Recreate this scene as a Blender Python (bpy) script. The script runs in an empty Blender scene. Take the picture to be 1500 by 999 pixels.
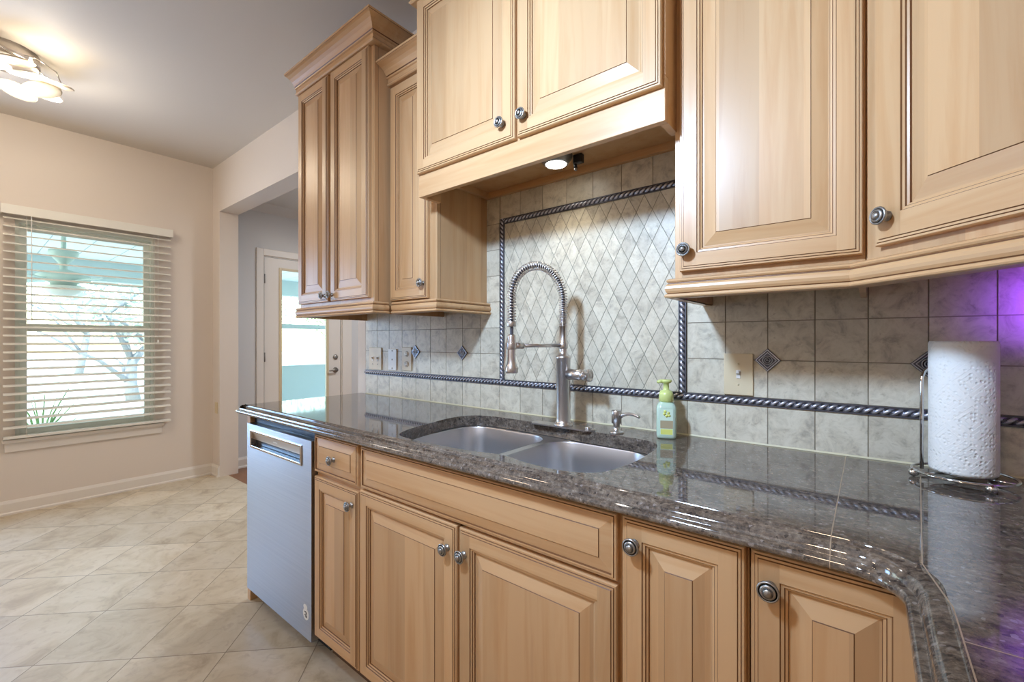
import bpy, bmesh, math, random
from mathutils import Vector, Matrix
from mathutils.geometry import tessellate_polygon
random.seed(7)
S = bpy.context.scene
C = S.collection
PI = math.pi

# ------------------------------------------------------------------ camera
CAMY, CAMZ, YAW = -1.4319, 1.2103, 0.6795
cd = bpy.data.cameras.new('camera'); cam = bpy.data.objects.new('camera', cd); C.objects.link(cam)
cam.location = (0, CAMY, CAMZ); cam.rotation_euler = (PI/2, 0, YAW)
cd.sensor_width = 36; cd.lens = 649.1/1500*36; cd.clip_start = .02; cd.clip_end = 200
S.camera = cam
# ------------------------------------------------------------------ world, sun, large lights, exposure
w = bpy.data.worlds.new('world'); S.world = w; w.use_nodes = True
wn = w.node_tree; bg = wn.nodes['Background']
sky = wn.nodes.new('ShaderNodeTexSky'); sky.sky_type = 'NISHITA'; sky.sun_disc = False
sky.sun_elevation = math.radians(50); sky.sun_rotation = math.radians(200); sky.air_density = 1.2
wn.links.new(sky.outputs[0], bg.inputs[0]); bg.inputs[1].default_value = 1.0
S.view_settings.view_transform = 'Standard'; S.view_settings.look = 'None'
S.view_settings.exposure = 0.0; S.view_settings.gamma = 1; S.view_settings.use_curve_mapping = False
S.cycles.use_denoising = True
S.cycles.max_bounces = 8; S.cycles.diffuse_bounces = 5; S.cycles.glossy_bounces = 4; S.cycles.transmission_bounces = 6
S.cycles.transparent_max_bounces = 12
S.cycles.caustics_reflective = False; S.cycles.caustics_refractive = False
S.cycles.sample_clamp_indirect = 6

def light(name, kind, loc, energy, color, rot=(0,0,0), size=.1, size_y=None, spread=None):
    l = bpy.data.lights.new(name, kind); o = bpy.data.objects.new(name, l); C.objects.link(o)
    o.location = loc; o.rotation_euler = rot; l.energy = energy; l.color = color
    if kind == 'AREA':
        l.size = size
        if size_y: l.shape = 'RECTANGLE'; l.size_y = size_y
        else: l.shape = 'DISK'
        if spread: l.spread = spread
    elif kind == 'SUN': l.angle = size
    else: l.shadow_soft_size = size
    return o
light('sun', 'SUN', (-20, 5, 20), 6.5, (1, .96, .88), (math.radians(40), 0, math.radians(60)), math.radians(1))
# the kitchen's hanging lamp behind the camera's left shoulder; it throws the cabinets' shadows on the tiles
kll = light('kitchen_lamp_light', 'SPOT', (-.76, -1.51, 2.10), 165, (.50, .70, 1), (math.radians(68), 0, math.radians(-4)), size=.085)
kll.data.spot_size = math.radians(118); kll.data.spot_blend = 1.0
# unseen fill lights added for ambient, at the rear wall and under the ceiling
light('rear_fill', 'AREA', (-1.6, -3.72, 1.45), 5, (.72, .85, 1), (PI/2, 0, 0), 2.0, 1.3)
for x, y, e in ((-.4, -3.0, 14), (-2.9, -2.7, 16)):
    light('ceiling_fill', 'AREA', (x, y, 2.76), e, (1, .74, .49), size=.3)
light('left_window_daylight', 'AREA', (-4.55, -.83, 1.3), 5, (.72, .88, 1), (PI/2, 0, -PI/2), .7, 1.4)
light('left_far_window_daylight', 'AREA', (-4.55, -1.8, 1.3), 32, (.30, .55, 1), (PI/2, 0, -PI/2), .7, 1.4)
light('hall_fill', 'AREA', (-3.0, 1.4, 2.50), 34, (.92, .95, 1), size=.3)  # fill light added to brighten the hall, no fitting behind it
pll = light('purple_lamp_light', 'SPOT', (.42, -.11, 1.285), 9, (.25, .04, 1), (math.radians(90), 0, math.radians(33)), size=.02)
pll.data.spot_size = math.radians(78); pll.data.spot_blend = .75

# ------------------------------------------------------------------ material helpers
def srgb(r, g, b, a=1):
    f = lambda c: (c/255)/12.92 if c/255 <= .04045 else ((c/255+.055)/1.055)**2.4
    return (f(r), f(g), f(b), a)
class NT:
    def __init__(s, name):
        s.m = bpy.data.materials.new(name); s.m.use_nodes = True; s.t = s.m.node_tree
        s.b = s.t.nodes['Principled BSDF']
    def n(s, kind, **kw):
        nd = s.t.nodes.new(kind)
        for k, v in kw.items():
            if k.startswith('i_'):
                key = k[2:]; key = int(key) if key.isdigit() else key
                nd.inputs[key].default_value = v
            else: setattr(nd, k, v)
        return nd
    def l(s, a, b): s.t.links.new(a, b)
    def math(s, op, a, b=None, c=None):
        nd = s.t.nodes.new('ShaderNodeMath'); nd.operation = op
        for i, v in enumerate((a, b, c)):
            if v is None: continue
            if isinstance(v, (int, float)): nd.inputs[i].default_value = v
            else: s.l(v, nd.inputs[i])
        return nd.outputs[0]
    def mix(s, f, a, b):
        nd = s.t.nodes.new('ShaderNodeMix'); nd.data_type = 'RGBA'
        for i, v in ((0, f), (6, a), (7, b)):
            if isinstance(v, (int, float, tuple)): nd.inputs[i].default_value = v
            else: s.l(v, nd.inputs[i])
        return nd.outputs[2]
    def ramp(s, f, stops):
        nd = s.t.nodes.new('ShaderNodeValToRGB'); cr = nd.color_ramp
        while len(cr.elements) < len(stops): cr.elements.new(.5)
        for e, (p, c) in zip(cr.elements, stops): e.position = p; e.color = c
        s.l(f, nd.inputs[0]); return nd.outputs[0]
    def coord(s, scale=(1, 1, 1), rand=0, rot=(0, 0, 0)):
        tc = s.n('ShaderNodeTexCoord'); mp = s.n('ShaderNodeMapping'); mp.inputs['Scale'].default_value = scale
        mp.inputs['Rotation'].default_value = rot
        s.l(tc.outputs['Object'], mp.inputs[0])
        if rand:
            oi = s.n('ShaderNodeObjectInfo'); k = s.math('MULTIPLY', oi.outputs['Random'], rand)
            cb = s.n('ShaderNodeCombineXYZ')
            for i in range(3): s.l(k, cb.inputs[i])
            s.l(cb.outputs[0], mp.inputs['Location'])
        return mp.outputs[0]
    def bump(s, h, strength=.2, dist=.002):
        bp = s.n('ShaderNodeBump'); bp.inputs['Strength'].default_value = strength; bp.inputs['Distance'].default_value = dist
        s.l(h, bp.inputs['Height']); s.l(bp.outputs[0], s.b.inputs['Normal'])
    def set(s, **kw):
        for k, v in kw.items():
            k = k.replace('_', ' ')
            if isinstance(v, (int, float, tuple)): s.b.inputs[k].default_value = v
            else: s.l(v, s.b.inputs[k])
        return s
def plain(name, col, rough=.5, metal=0, noise=0, nscale=20, **kw):
    t = NT(name)
    if noise:
        nz = t.n('ShaderNodeTexNoise', i_Scale=nscale, i_Detail=3.0); t.l(t.coord(rand=5), nz.inputs[0])
        dark = tuple(c*(1-noise) for c in col[:3])+(1,)
        t.set(Base_Color=t.mix(nz.outputs[0], dark, col))
    else: t.set(Base_Color=col)
    t.set(Roughness=rough, Metallic=metal, **kw); return t.m

def wood(name, sc, stave_axis=None, tint=1.0):
    t = NT(name)
    v = t.coord(sc, rand=9)
    n1 = t.n('ShaderNodeTexNoise', i_Scale=1.0, i_Detail=5.0, i_Roughness=.6, i_Distortion=.6); t.l(v, n1.inputs[0])
    v2 = t.coord(tuple(c*.28 for c in sc), rand=4)
    n2 = t.n('ShaderNodeTexNoise', i_Scale=1.0, i_Detail=2.0); t.l(v2, n2.inputs[0])
    c1 = tuple(c*tint for c in srgb(211, 174, 130)[:3])+(1,); c2 = tuple(c*tint for c in srgb(198, 154, 106)[:3])+(1,); c3 = tuple(c*tint for c in srgb(174, 128, 84)[:3])+(1,)
    col = t.ramp(n1.outputs[0], [(.30, c2), (.55, c1), (.8, c1)])
    col = t.mix(t.math('MULTIPLY', t.math('SUBTRACT', 1.0, n2.outputs[0]), .55), col, c3)
    if stave_axis is not None:
        tc = t.n('ShaderNodeTexCoord'); sp = t.n('ShaderNodeSeparateXYZ'); t.l(tc.outputs['Object'], sp.inputs[0])
        oi = t.n('ShaderNodeObjectInfo')
        k = t.math('FLOOR', t.math('ADD', t.math('MULTIPLY', sp.outputs[stave_axis], 12.0), t.math('MULTIPLY', oi.outputs['Random'], 37.0)))
        wnz = t.n('ShaderNodeTexWhiteNoise', noise_dimensions='1D'); t.l(k, wnz.inputs['W'])
        fac = t.math('ADD', .80, t.math('MULTIPLY', wnz.outputs[0], .24))
        cb = t.n('ShaderNodeCombineXYZ')
        for i in range(3): t.l(fac, cb.inputs[i])
        mx = t.n('ShaderNodeMix', data_type='RGBA', blend_type='MULTIPLY'); mx.inputs[0].default_value = 1
        t.l(col, mx.inputs[6]); t.l(cb.outputs[0], mx.inputs[7]); col = mx.outputs[2]
    # small knots and mineral streaks
    n3 = t.n('ShaderNodeTexNoise', i_Scale=1.6, i_Detail=2.0); t.l(t.coord((sc[0]*.5, sc[1]*.5, sc[2]*.8), rand=17), n3.inputs[0])
    kn = t.ramp(n3.outputs[0], [(.70, (0, 0, 0, 1)), (.80, (1, 1, 1, 1))])
    col = t.mix(t.math('MULTIPLY', kn, .35), col, srgb(140, 92, 58))
    t.set(Base_Color=col, Roughness=.36, Specular_IOR_Level=.42, Coat_Weight=.12, Coat_Roughness=.24)
    t.bump(n1.outputs[0], .05, .001)
    return t.m
M = {}
M['wood_v'] = wood('maple_vertical_grain', (26, 26, 1.6), 0)
M['wood_h'] = wood('maple_horizontal_grain', (1.6, 26, 26))
M['wood_side'] = wood('maple_side_panel', (22, 22, 1.6), 1)
M['wood_in'] = wood('maple_underside', (3, 20, 20))
M['glaze'] = plain('brown_glaze', srgb(112, 74, 42), .45)
WOODS = [M['wood_v'], M['wood_h'], M['glaze']]
M['pewter'] = plain('pewter', srgb(172, 170, 166), .34, .9, .3, 60)
M['dark_pewter'] = plain('dark_pewter', srgb(98, 98, 106), .36, .6, .3, 45)
M['knob_dark'] = plain('knob_recess', srgb(70, 72, 74), .5, .5)
M['highlight_pewter'] = plain('highlight_pewter', srgb(184, 184, 192), .34, .75, .15, 45)  # ridge tone with the metal's highlights painted into the colour
M['steel'] = plain('brushed_nickel', srgb(208, 202, 198), .30, 1.0, .06, 30)
M['chrome'] = plain('chrome', srgb(215, 215, 215), .08, 1.0)
M['sink_steel'] = plain('sink_steel', srgb(214, 214, 216), .34, 1.0, .05, 14)
M['black'] = plain('black_plastic', srgb(22, 22, 26), .3)
M['white_plastic'] = plain('white_plastic', srgb(232, 232, 228), .35)
M['almond'] = plain('almond_plastic', srgb(214, 198, 164), .38)
M['slot'] = plain('dark_slot', srgb(45, 42, 38), .6)
M['white_paint'] = plain('white_trim_paint', srgb(228, 222, 214), .38, 0, .03, 6)
M['blind'] = plain('blind_white', srgb(230, 228, 220), .45)
M['dark_wood'] = plain('toe_kick_brown', srgb(92, 66, 46), .6)
M['vinyl'] = plain('window_vinyl', srgb(236, 240, 232), .4)

def paint(name, col):
    t = NT(name)
    nz = t.n('ShaderNodeTexNoise', i_Scale=1.3, i_Detail=2.0); t.l(t.coord(), nz.inputs[0])
    t.set(Base_Color=t.mix(nz.outputs[0], tuple(c*.95 for c in col[:3])+(1,), col), Roughness=.62)
    n2 = t.n('ShaderNodeTexNoise', i_Scale=240.0); t.l(t.coord(), n2.inputs[0]); t.bump(n2.outputs[0], .05, .001)
    return t.m
M['wall'] = paint('cream_wall_paint', srgb(224, 214, 204))
M['wall_hall'] = paint('pale_grey_wall_paint', srgb(214, 214, 214))
M['ceiling'] = paint('ceiling_paint', srgb(210, 204, 196))

def dishwasher_steel():
    t = NT('brushed_stainless')
    nz = t.n('ShaderNodeTexNoise', i_Scale=1.0, i_Detail=3.0); t.l(t.coord((2, 2, 260)), nz.inputs[0])
    t.set(Base_Color=t.mix(nz.outputs[0], srgb(168, 172, 180), srgb(190, 193, 198)), Metallic=1.0, Roughness=.36, Anisotropic=.8, Anisotropic_Rotation=.25)
    tg = t.n('ShaderNodeTangent', direction_type='RADIAL', axis='Z'); t.l(tg.outputs[0], t.b.inputs['Tangent'])
    t.bump(nz.outputs[0], .03, .0005); return t.m
M['dw_steel'] = dishwasher_steel()

def travertine():
    t = NT('travertine_tile')
    at = t.n('ShaderNodeAttribute'); at.attribute_name = 'tile_shade'
    v = t.coord(); sc = t.n('ShaderNodeVectorMath', operation='ADD'); t.l(v, sc.inputs[0])
    k = t.math('MULTIPLY', at.outputs['Fac'], 40.0); cb = t.n('ShaderNodeCombineXYZ')
    t.l(k, cb.inputs[0]); t.l(k, cb.inputs[2]); t.l(cb.outputs[0], sc.inputs[1])
    n1 = t.n('ShaderNodeTexNoise', i_Scale=22.0, i_Detail=9.0, i_Roughness=.7, i_Distortion=.5); t.l(sc.outputs[0], n1.inputs[0])
    n2 = t.n('ShaderNodeTexNoise', i_Scale=55.0, i_Detail=4.0, i_Distortion=.6); t.l(sc.outputs[0], n2.inputs[0])
    a = t.ramp(n1.outputs[0], [(.34, srgb(172, 163, 146)), (.46, srgb(203, 194, 172)), (.58, srgb(217, 209, 188)), (.70, srgb(198, 187, 162))])
    pit = t.ramp(n2.outputs[0], [(.62, (0, 0, 0, 1)), (.72, (1, 1, 1, 1))])
    a = t.mix(t.math('MULTIPLY', pit, .35), a, srgb(140, 126, 104))
    sh = t.math('ADD', .84, t.math('MULTIPLY', at.outputs['Fac'], .2)); c2 = t.n('ShaderNodeCombineXYZ')
    for i in range(3): t.l(sh, c2.inputs[i])
    mx = t.n('ShaderNodeMix', data_type='RGBA', blend_type='MULTIPLY'); mx.inputs[0].default_value = 1
    t.l(a, mx.inputs[6]); t.l(c2.outputs[0], mx.inputs[7])
    t.set(Base_Color=mx.outputs[2], Roughness=.38); t.bump(n1.outputs[0], .25, .0012); return t.m
M['tile'] = travertine()
M['grout'] = plain('grey_grout', srgb(150, 140, 122), .8, 0, .15, 60)
M['grout2'] = plain('pale_grout', srgb(150, 146, 130), .8, 0, .1, 60)
M['caulk'] = plain('cream_caulk', srgb(205, 196, 160), .5)

def granite():
    t = NT('brown_granite')
    v = t.coord()
    n1 = t.n('ShaderNodeTexNoise', i_Scale=120.0, i_Detail=6.0, i_Roughness=.75); t.l(v, n1.inputs[0])
    vs = t.coord((9, 30, 20), rot=(0, 0, math.radians(-10)))
    n2 = t.n('ShaderNodeTexNoise', i_Scale=2.2, i_Detail=8.0, i_Roughness=.72, i_Distortion=.5); t.l(vs, n2.inputs[0])
    vo = t.n('ShaderNodeTexVoronoi', i_Scale=210.0); t.l(v, vo.inputs[0])
    a = t.ramp(n1.outputs[0], [(.38, srgb(38, 34, 34)), (.47, srgb(92, 82, 76)), (.54, srgb(112, 98, 84)), (.64, srgb(152, 142, 130))])
    b = t.ramp(n2.outputs[0], [(.38, srgb(44, 40, 40)), (.49, srgb(98, 86, 74)), (.60, srgb(132, 122, 110))])
    col = t.mix(.5, a, b)
    spk = t.ramp(vo.outputs['Color'], [(.10, (1, 1, 1, 1)), (.18, (0, 0, 0, 1))])
    col = t.mix(t.math('MULTIPLY', spk, .7), col, srgb(30, 28, 32))
    spk2 = t.ramp(vo.outputs['Color'], [(.86, (0, 0, 0, 1)), (.92, (1, 1, 1, 1))])
    col = t.mix(t.math('MULTIPLY', spk2, .5), col, srgb(168, 160, 156))
    t.set(Base_Color=col, Roughness=.05, IOR=1.85); return t.m
M['granite'] = granite()
M['seam'] = plain('pale_seam_filler', srgb(170, 150, 126), .4)

def floor_tile():
    t = NT('travertine_floor_tile')
    tc = t.n('ShaderNodeTexCoord'); sp = t.n('ShaderNodeSeparateXYZ'); t.l(tc.outputs['Object'], sp.inputs[0])
    R2 = math.sqrt(2); P = .338
    u = t.math('DIVIDE', t.math('SUBTRACT', t.math('DIVIDE', t.math('ADD', sp.outputs[0], sp.outputs[1]), R2), -2.2755), P)
    v = t.math('DIVIDE', t.math('SUBTRACT', t.math('DIVIDE', t.math('SUBTRACT', sp.outputs[0], sp.outputs[1]), R2), -.8188), P)
    iu, iv = t.math('FLOOR', u), t.math('FLOOR', v); fu, fv = t.math('FRACT', u), t.math('FRACT', v)
    def edge(f): return t.math('MINIMUM', f, t.math('SUBTRACT', 1.0, f))
    e = t.math('MINIMUM', edge(fu), edge(fv)); gm = t.math('LESS_THAN', e, .0055)
    cb = t.n('ShaderNodeCombineXYZ'); t.l(iu, cb.inputs[0]); t.l(iv, cb.inputs[1])
    wnz = t.n('ShaderNodeTexWhiteNoise', noise_dimensions='3D'); t.l(cb.outputs[0], wnz.inputs[0])
    vm = t.n('ShaderNodeVectorMath', operation='MULTIPLY_ADD'); t.l(wnz.outputs['Color'], vm.inputs[0])
    vm.inputs[1].default_value = (9, 9, 9); t.l(tc.outputs['Object'], vm.inputs[2])
    n1 = t.n('ShaderNodeTexNoise', i_Scale=5.0, i_Detail=7.0, i_Roughness=.6, i_Distortion=1.0); t.l(vm.outputs[0], n1.inputs[0])
    n2 = t.n('ShaderNodeTexNoise', i_Scale=26.0, i_Detail=5.0, i_Distortion=.8); t.l(vm.outputs[0], n2.inputs[0])
    a = t.ramp(n1.outputs[0], [(.30, srgb(176, 158, 132)), (.45, srgb(204, 190, 164)), (.6, srgb(214, 202, 180)), (.8, srgb(194, 178, 152))])
    a = t.mix(t.math('MULTIPLY', t.ramp(n2.outputs[0], [(.55, (0, 0, 0, 1)), (.68, (1, 1, 1, 1))]), .4), a, srgb(176, 158, 134))
    sh = t.math('ADD', .86, t.math('MULTIPLY', wnz.outputs[0], .18)); c2 = t.n('ShaderNodeCombineXYZ')
    for i in range(3): t.l(sh, c2.inputs[i])
    mx = t.n('ShaderNodeMix', data_type='RGBA', blend_type='MULTIPLY'); mx.inputs[0].default_value = 1
    t.l(a, mx.inputs[6]); t.l(c2.outputs[0], mx.inputs[7])
    t.set(Base_Color=t.mix(gm, mx.outputs[2], srgb(140, 126, 106)), Roughness=.36)
    t.bump(t.math('SUBTRACT', 1.0, gm), .4, .002); return t.m
M['floor'] = floor_tile()
def hardwood():
    t = NT('hardwood_floor'); nz = t.n('ShaderNodeTexNoise', i_Scale=1.0, i_Detail=4.0); t.l(t.coord((3, 40, 40)), nz.inputs[0])
    t.set(Base_Color=t.mix(nz.outputs[0], srgb(110, 70, 44), srgb(150, 102, 66)), Roughness=.3); return t.m
M['hardwood'] = hardwood()
def glass(name, tint=(.92, .98, .97, 1)):
    t = NT(name); t.t.nodes.remove(t.b)
    tr = t.n('ShaderNodeBsdfTransparent'); tr.inputs[0].default_value = tint
    gl = t.n('ShaderNodeBsdfGlossy'); gl.inputs['Roughness'].default_value = .02
    fr = t.n('ShaderNodeFresnel', i_IOR=1.45); mx = t.n('ShaderNodeMixShader')
    t.l(t.math('MULTIPLY', fr.outputs[0], .7), mx.inputs[0]); t.l(tr.outputs[0], mx.inputs[1]); t.l(gl.outputs[0], mx.inputs[2])
    t.l(mx.outputs[0], t.t.nodes['Material Output'].inputs[0]); return t.m
M['glass'] = glass('window_glass')
def emit(name, col, st):
    t = NT(name); t.set(Base_Color=(0, 0, 0, 1), Emission_Color=col, Emission_Strength=st); return t.m

# ------------------------------------------------------------------ mesh helpers
class MB:
    def __init__(s): s.v = []; s.f = []; s.m = []; s.sh = []; s.sm = []
    def add(s, vs, fs, m=0, smooth=False, shade=0.0):
        o = len(s.v); s.v += [tuple(p) for p in vs]
        for k, f in enumerate(fs):
            s.f.append([o+i for i in f]); s.m.append(m[k] if isinstance(m, list) else m); s.sm.append(smooth); s.sh.append(shade)
        return s
    def box(s, x0, x1, y0, y1, z0, z1, m=0, c=0, shade=0.0):
        if c <= 0:
            vs = [(x, y, z) for x in (x0, x1) for y in (y0, y1) for z in (z0, z1)]
            return s.add(vs, [(0, 1, 3, 2), (4, 6, 7, 5), (0, 4, 5, 1), (2, 3, 7, 6), (0, 2, 6, 4), (1, 5, 7, 3)], m, shade=shade)
        bm = bmesh.new(); bmesh.ops.create_cube(bm, size=1)
        for v in bm.verts:
            v.co = Vector(((x0+x1)/2+v.co.x*(x1-x0), (y0+y1)/2+v.co.y*(y1-y0), (z0+z1)/2+v.co.z*(z1-z0)))
        bmesh.ops.bevel(bm, geom=bm.edges[:], offset=c, segments=2, affect='EDGES', profile=.5)
        bm.verts.index_update()
        s.add([v.co[:] for v in bm.verts], [[v.index for v in f.verts] for f in bm.faces], m, False, shade); bm.free(); return s
    def lathe(s, prof, c=(0, 0, 0), ax='Z', n=24, m=0, smooth=True, rot=None, sx=1, sy=1):
        vs = []; c = Vector(c)
        for r, t in prof:
            for k in range(n):
                a = 2*PI*k/n; p = Vector((r*math.cos(a)*sx, r*math.sin(a)*sy, t))
                if ax == 'Y': p = Vector((p.x, -p.z, p.y))       # axis towards -Y
                elif ax == 'X': p = Vector((p.z, p.x, p.y))
                if rot: p = rot @ p
                vs.append(c+p)
        fs = []; N = len(prof)
        for i in range(N-1):
            for k in range(n):
                k2 = (k+1) % n; fs.append((i*n+k, i*n+k2, (i+1)*n+k2, (i+1)*n+k))
        if prof[0][0] > 1e-6: fs.append(tuple(range(n-1, -1, -1)))
        if prof[-1][0] > 1e-6: fs.append(tuple((N-1)*n+k for k in range(n)))
        return s.add(vs, fs, m, smooth)
    def tube(s, pts, r, n=8, m=0, cap=True, closed=False):
        pts = [Vector(p) for p in pts]; N = len(pts); vs = []
        rr = r if isinstance(r, (list, tuple)) else [r]*N
        def tan(i):
            if closed: return (pts[(i+1) % N]-pts[i-1]).normalized()
            return (pts[min(i+1, N-1)]-pts[max(i-1, 0)]).normalized()
        t0 = tan(0); up = Vector((0, 0, 1)) if abs(t0.z) < .9 else Vector((1, 0, 0))
        nrm = (up-t0*up.dot(t0)).normalized()
        for i in range(N):
            t = tan(i); nrm = (nrm-t*nrm.dot(t)).normalized(); b = t.cross(nrm)
            for k in range(n):
                a = 2*PI*k/n; vs.append(pts[i]+(nrm*math.cos(a)+b*math.sin(a))*rr[i])
        fs = []
        for i in range(N if closed else N-1):
            j = (i+1) % N
            for k in range(n):
                k2 = (k+1) % n; fs.append((i*n+k, i*n+k2, j*n+k2, j*n+k))
        if cap and not closed: fs.append(tuple(range(n-1, -1, -1))); fs.append(tuple((N-1)*n+k for k in range(n)))
        return s.add(vs, fs, m, True)
    def sweep(s, path, prof, m=0, caps=True, smooth=False):
        """profile (outward d, z, material of the strip up to the next point) swept along a 2-D path; outward = right-hand side"""
        P = [Vector(p) for p in path]; N = len(P); K = len(prof)
        nr = []
        for i in range(N-1):
            d = (P[i+1]-P[i]).normalized(); nr.append(Vector((d.y, -d.x)))
        vs = []
        for i in range(N):
            a = nr[max(i-1, 0)]; b = nr[min(i, N-2)]; mt = (a+b)/(1+a.dot(b))
            for q in prof: vs.append((P[i].x+mt.x*q[0], P[i].y+mt.y*q[0], q[1]))
        fs = []; ms = []
        for i in range(N-1):
            for k in range(K-1):
                fs.append((i*K+k, i*K+k+1, (i+1)*K+k+1, (i+1)*K+k)); ms.append(prof[k][2] if len(prof[k]) > 2 else m)
        o = len(s.v); s.add(vs, fs, ms, smooth)
        if caps: s.add([vs[k] for k in range(K)]+[vs[(N-1)*K+k] for k in range(K)], [tuple(range(K)), tuple(range(2*K-1, K-1, -1))], m)
        return s
    def poly_prism(s, outer, z0, z1, m=0, holes=(), xform=None, shade=0.0):
        loops = [outer]+list(holes); off = []; n = 0; vs = []
        for L in loops:
            off.append(n); n += len(L)
        flat = [p for L in loops for p in L]
        tri = tessellate_polygon([[Vector((p[0], p[1], 0)) for p in L] for L in loops])
        vs = [(p[0], p[1], z1) for p in flat]+[(p[0], p[1], z0) for p in flat]
        fs = [tuple(t) for t in tri]+[tuple(n+i for i in reversed(t)) for t in tri]
        for L, o in zip(loops, off):
            for i in range(len(L)):
                j = (i+1) % len(L); fs.append((o+i, o+j, n+o+j, n+o+i))
        if xform: vs = [xform(*p) for p in vs]
        return s.add(vs, fs, m, False, shade)
    def build(s, name, mats, parent=None, loc=None, rel=True, rotz=0, autosmooth=None):
        if not isinstance(mats, (list, tuple)): mats = [mats]
        off = Vector((0, 0, 0))
        if rel and parent is not None:
            q = parent
            while q is not None: off += q.location; q = q.parent
        if loc is not None and rel and parent is None: off = Vector(loc)
        me = bpy.data.meshes.new(name)
        me.from_pydata([tuple(Vector(p)-off) for p in s.v], [], s.f)
        for m in mats: me.materials.append(m)
        for p, mi, sm in zip(me.polygons, s.m, s.sm): p.material_index = mi; p.use_smooth = sm
        if any(s.sh):
            ca = me.attributes.new('tile_shade', 'FLOAT', 'FACE')
            for i, v in enumerate(s.sh): ca.data[i].value = v
        me.validate()
        bm = bmesh.new(); bm.from_mesh(me); bmesh.ops.recalc_face_normals(bm, faces=bm.faces); bm.to_mesh(me); bm.free()
        o = bpy.data.objects.new(name, me); C.objects.link(o)
        if parent is not None:
            o.parent = parent
            if not rel and loc is not None: o.location = loc
        elif loc is not None: o.location = loc
        o.rotation_euler.z = rotz
        return o
def thing(name, label, cat, loc=(0, 0, 0), rotz=0, group=None):
    o = bpy.data.objects.new(name, None); C.objects.link(o); o.location = loc; o.rotation_euler = (0, 0, rotz)
    o.empty_display_size = .05; o['label'] = label; o['category'] = cat
    if group: o['group'] = group
    return o
def tag(o, label, cat, group=None, kind=None):
    o['label'] = label; o['category'] = cat
    if group: o['group'] = group
    if kind: o['kind'] = kind
    return o
def struct(o, label=None):
    o['kind'] = 'structure'
    if label: o['label'] = label
    return o

# ------------------------------------------------------------------ room shell
WX, CH, WT = -4.67, 2.786, .14       # left wall plane, ceiling height, wall thickness
mb = MB().box(WX-.14, .76, -3.9, .07, -.12, 0); struct(mb.build('floor', M['floor']))
mb = MB().box(WX-.14, .76, .07, 3.2, -.12, 0); struct(mb.build('floor', M['hardwood']))
mb = MB().box(WX-.14, .76, -3.9, .15, CH, CH+.1); struct(mb.build('ceiling', M['ceiling']))
mb = MB().box(WX-.14, .76, .15, 3.2, 2.56, 2.66)
mb.sweep([(WX, 2.2), (WX, .15), (-1.5, .15)], [(0, 2.56), (-.07, 2.56), (-.06, 2.545), (-.03, 2.51), (-.012, 2.49), (0, 2.48)], 0)
struct(mb.build('ceiling', M['wall_hall']))
# left wall with two windows and the glazed door
mb = MB(); a, b = WX-.14, WX
def lw(y0, y1, z0, z1, m=0): mb.box(a, b, y0, y1, z0, z1, m)
lw(-3.9, -2.215, 0, CH); lw(-2.215, -1.435, 0, .52); lw(-2.215, -1.435, 2.07, CH); lw(-1.435, -1.205, 0, CH)
lw(-1.205, -.425, 0, .52); lw(-1.205, -.425, 2.07, CH); lw(-.425, .0, 0, CH)
lw(.0, .425, 0, CH, 1); lw(.425, 1.275, 2.065, CH, 1); lw(1.275, 3.2, 0, CH, 1)
struct(mb.build('wall_left', [M['wall'], M['wall_hall']]))
# back wall: stub, header over the opening, kitchen run
HZ = 2.365
mb = MB().box(WX, -4.5, .0, .15, 0, CH).box(-4.5, -2.30, .0, .15, HZ, CH).box(-2.30, -2.2225, .0, .15, 0, CH)
struct(mb.build('wall_back', M['wall']))
mb = MB().box(-2.2225, .62, .0086, .15, 0, CH); struct(mb.build('wall_back', M['wall']))
mb = MB().box(.62, .76, -3.9, .15, 0, CH); struct(mb.build('wall_right', M['wall']))
mb = MB().box(WX-.14, .76, -3.9, -3.76, 0, CH); struct(mb.build('wall_front', M['wall']))
mb = MB().box(-1.4, -1.26, .15, 3.06, 0, 2.66).box(WX-.14, -1.26, 3.06, 3.2, 0, 2.66); struct(mb.build('wall_hall', M['wall_hall']))
bprof = [(0, 0), (.022, 0), (.022, .012), (.014, .02), (.014, .078), (.010, .088), (.006, .098), (0, .098)]
struct(MB().sweep([(WX, -3.76), (WX, 0), (-4.5, 0)], bprof).build('baseboard_left', M['white_paint']))
struct(MB().sweep([(WX, .15), (WX, .37)], bprof).build('baseboard_hall', M['white_paint']))

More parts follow.
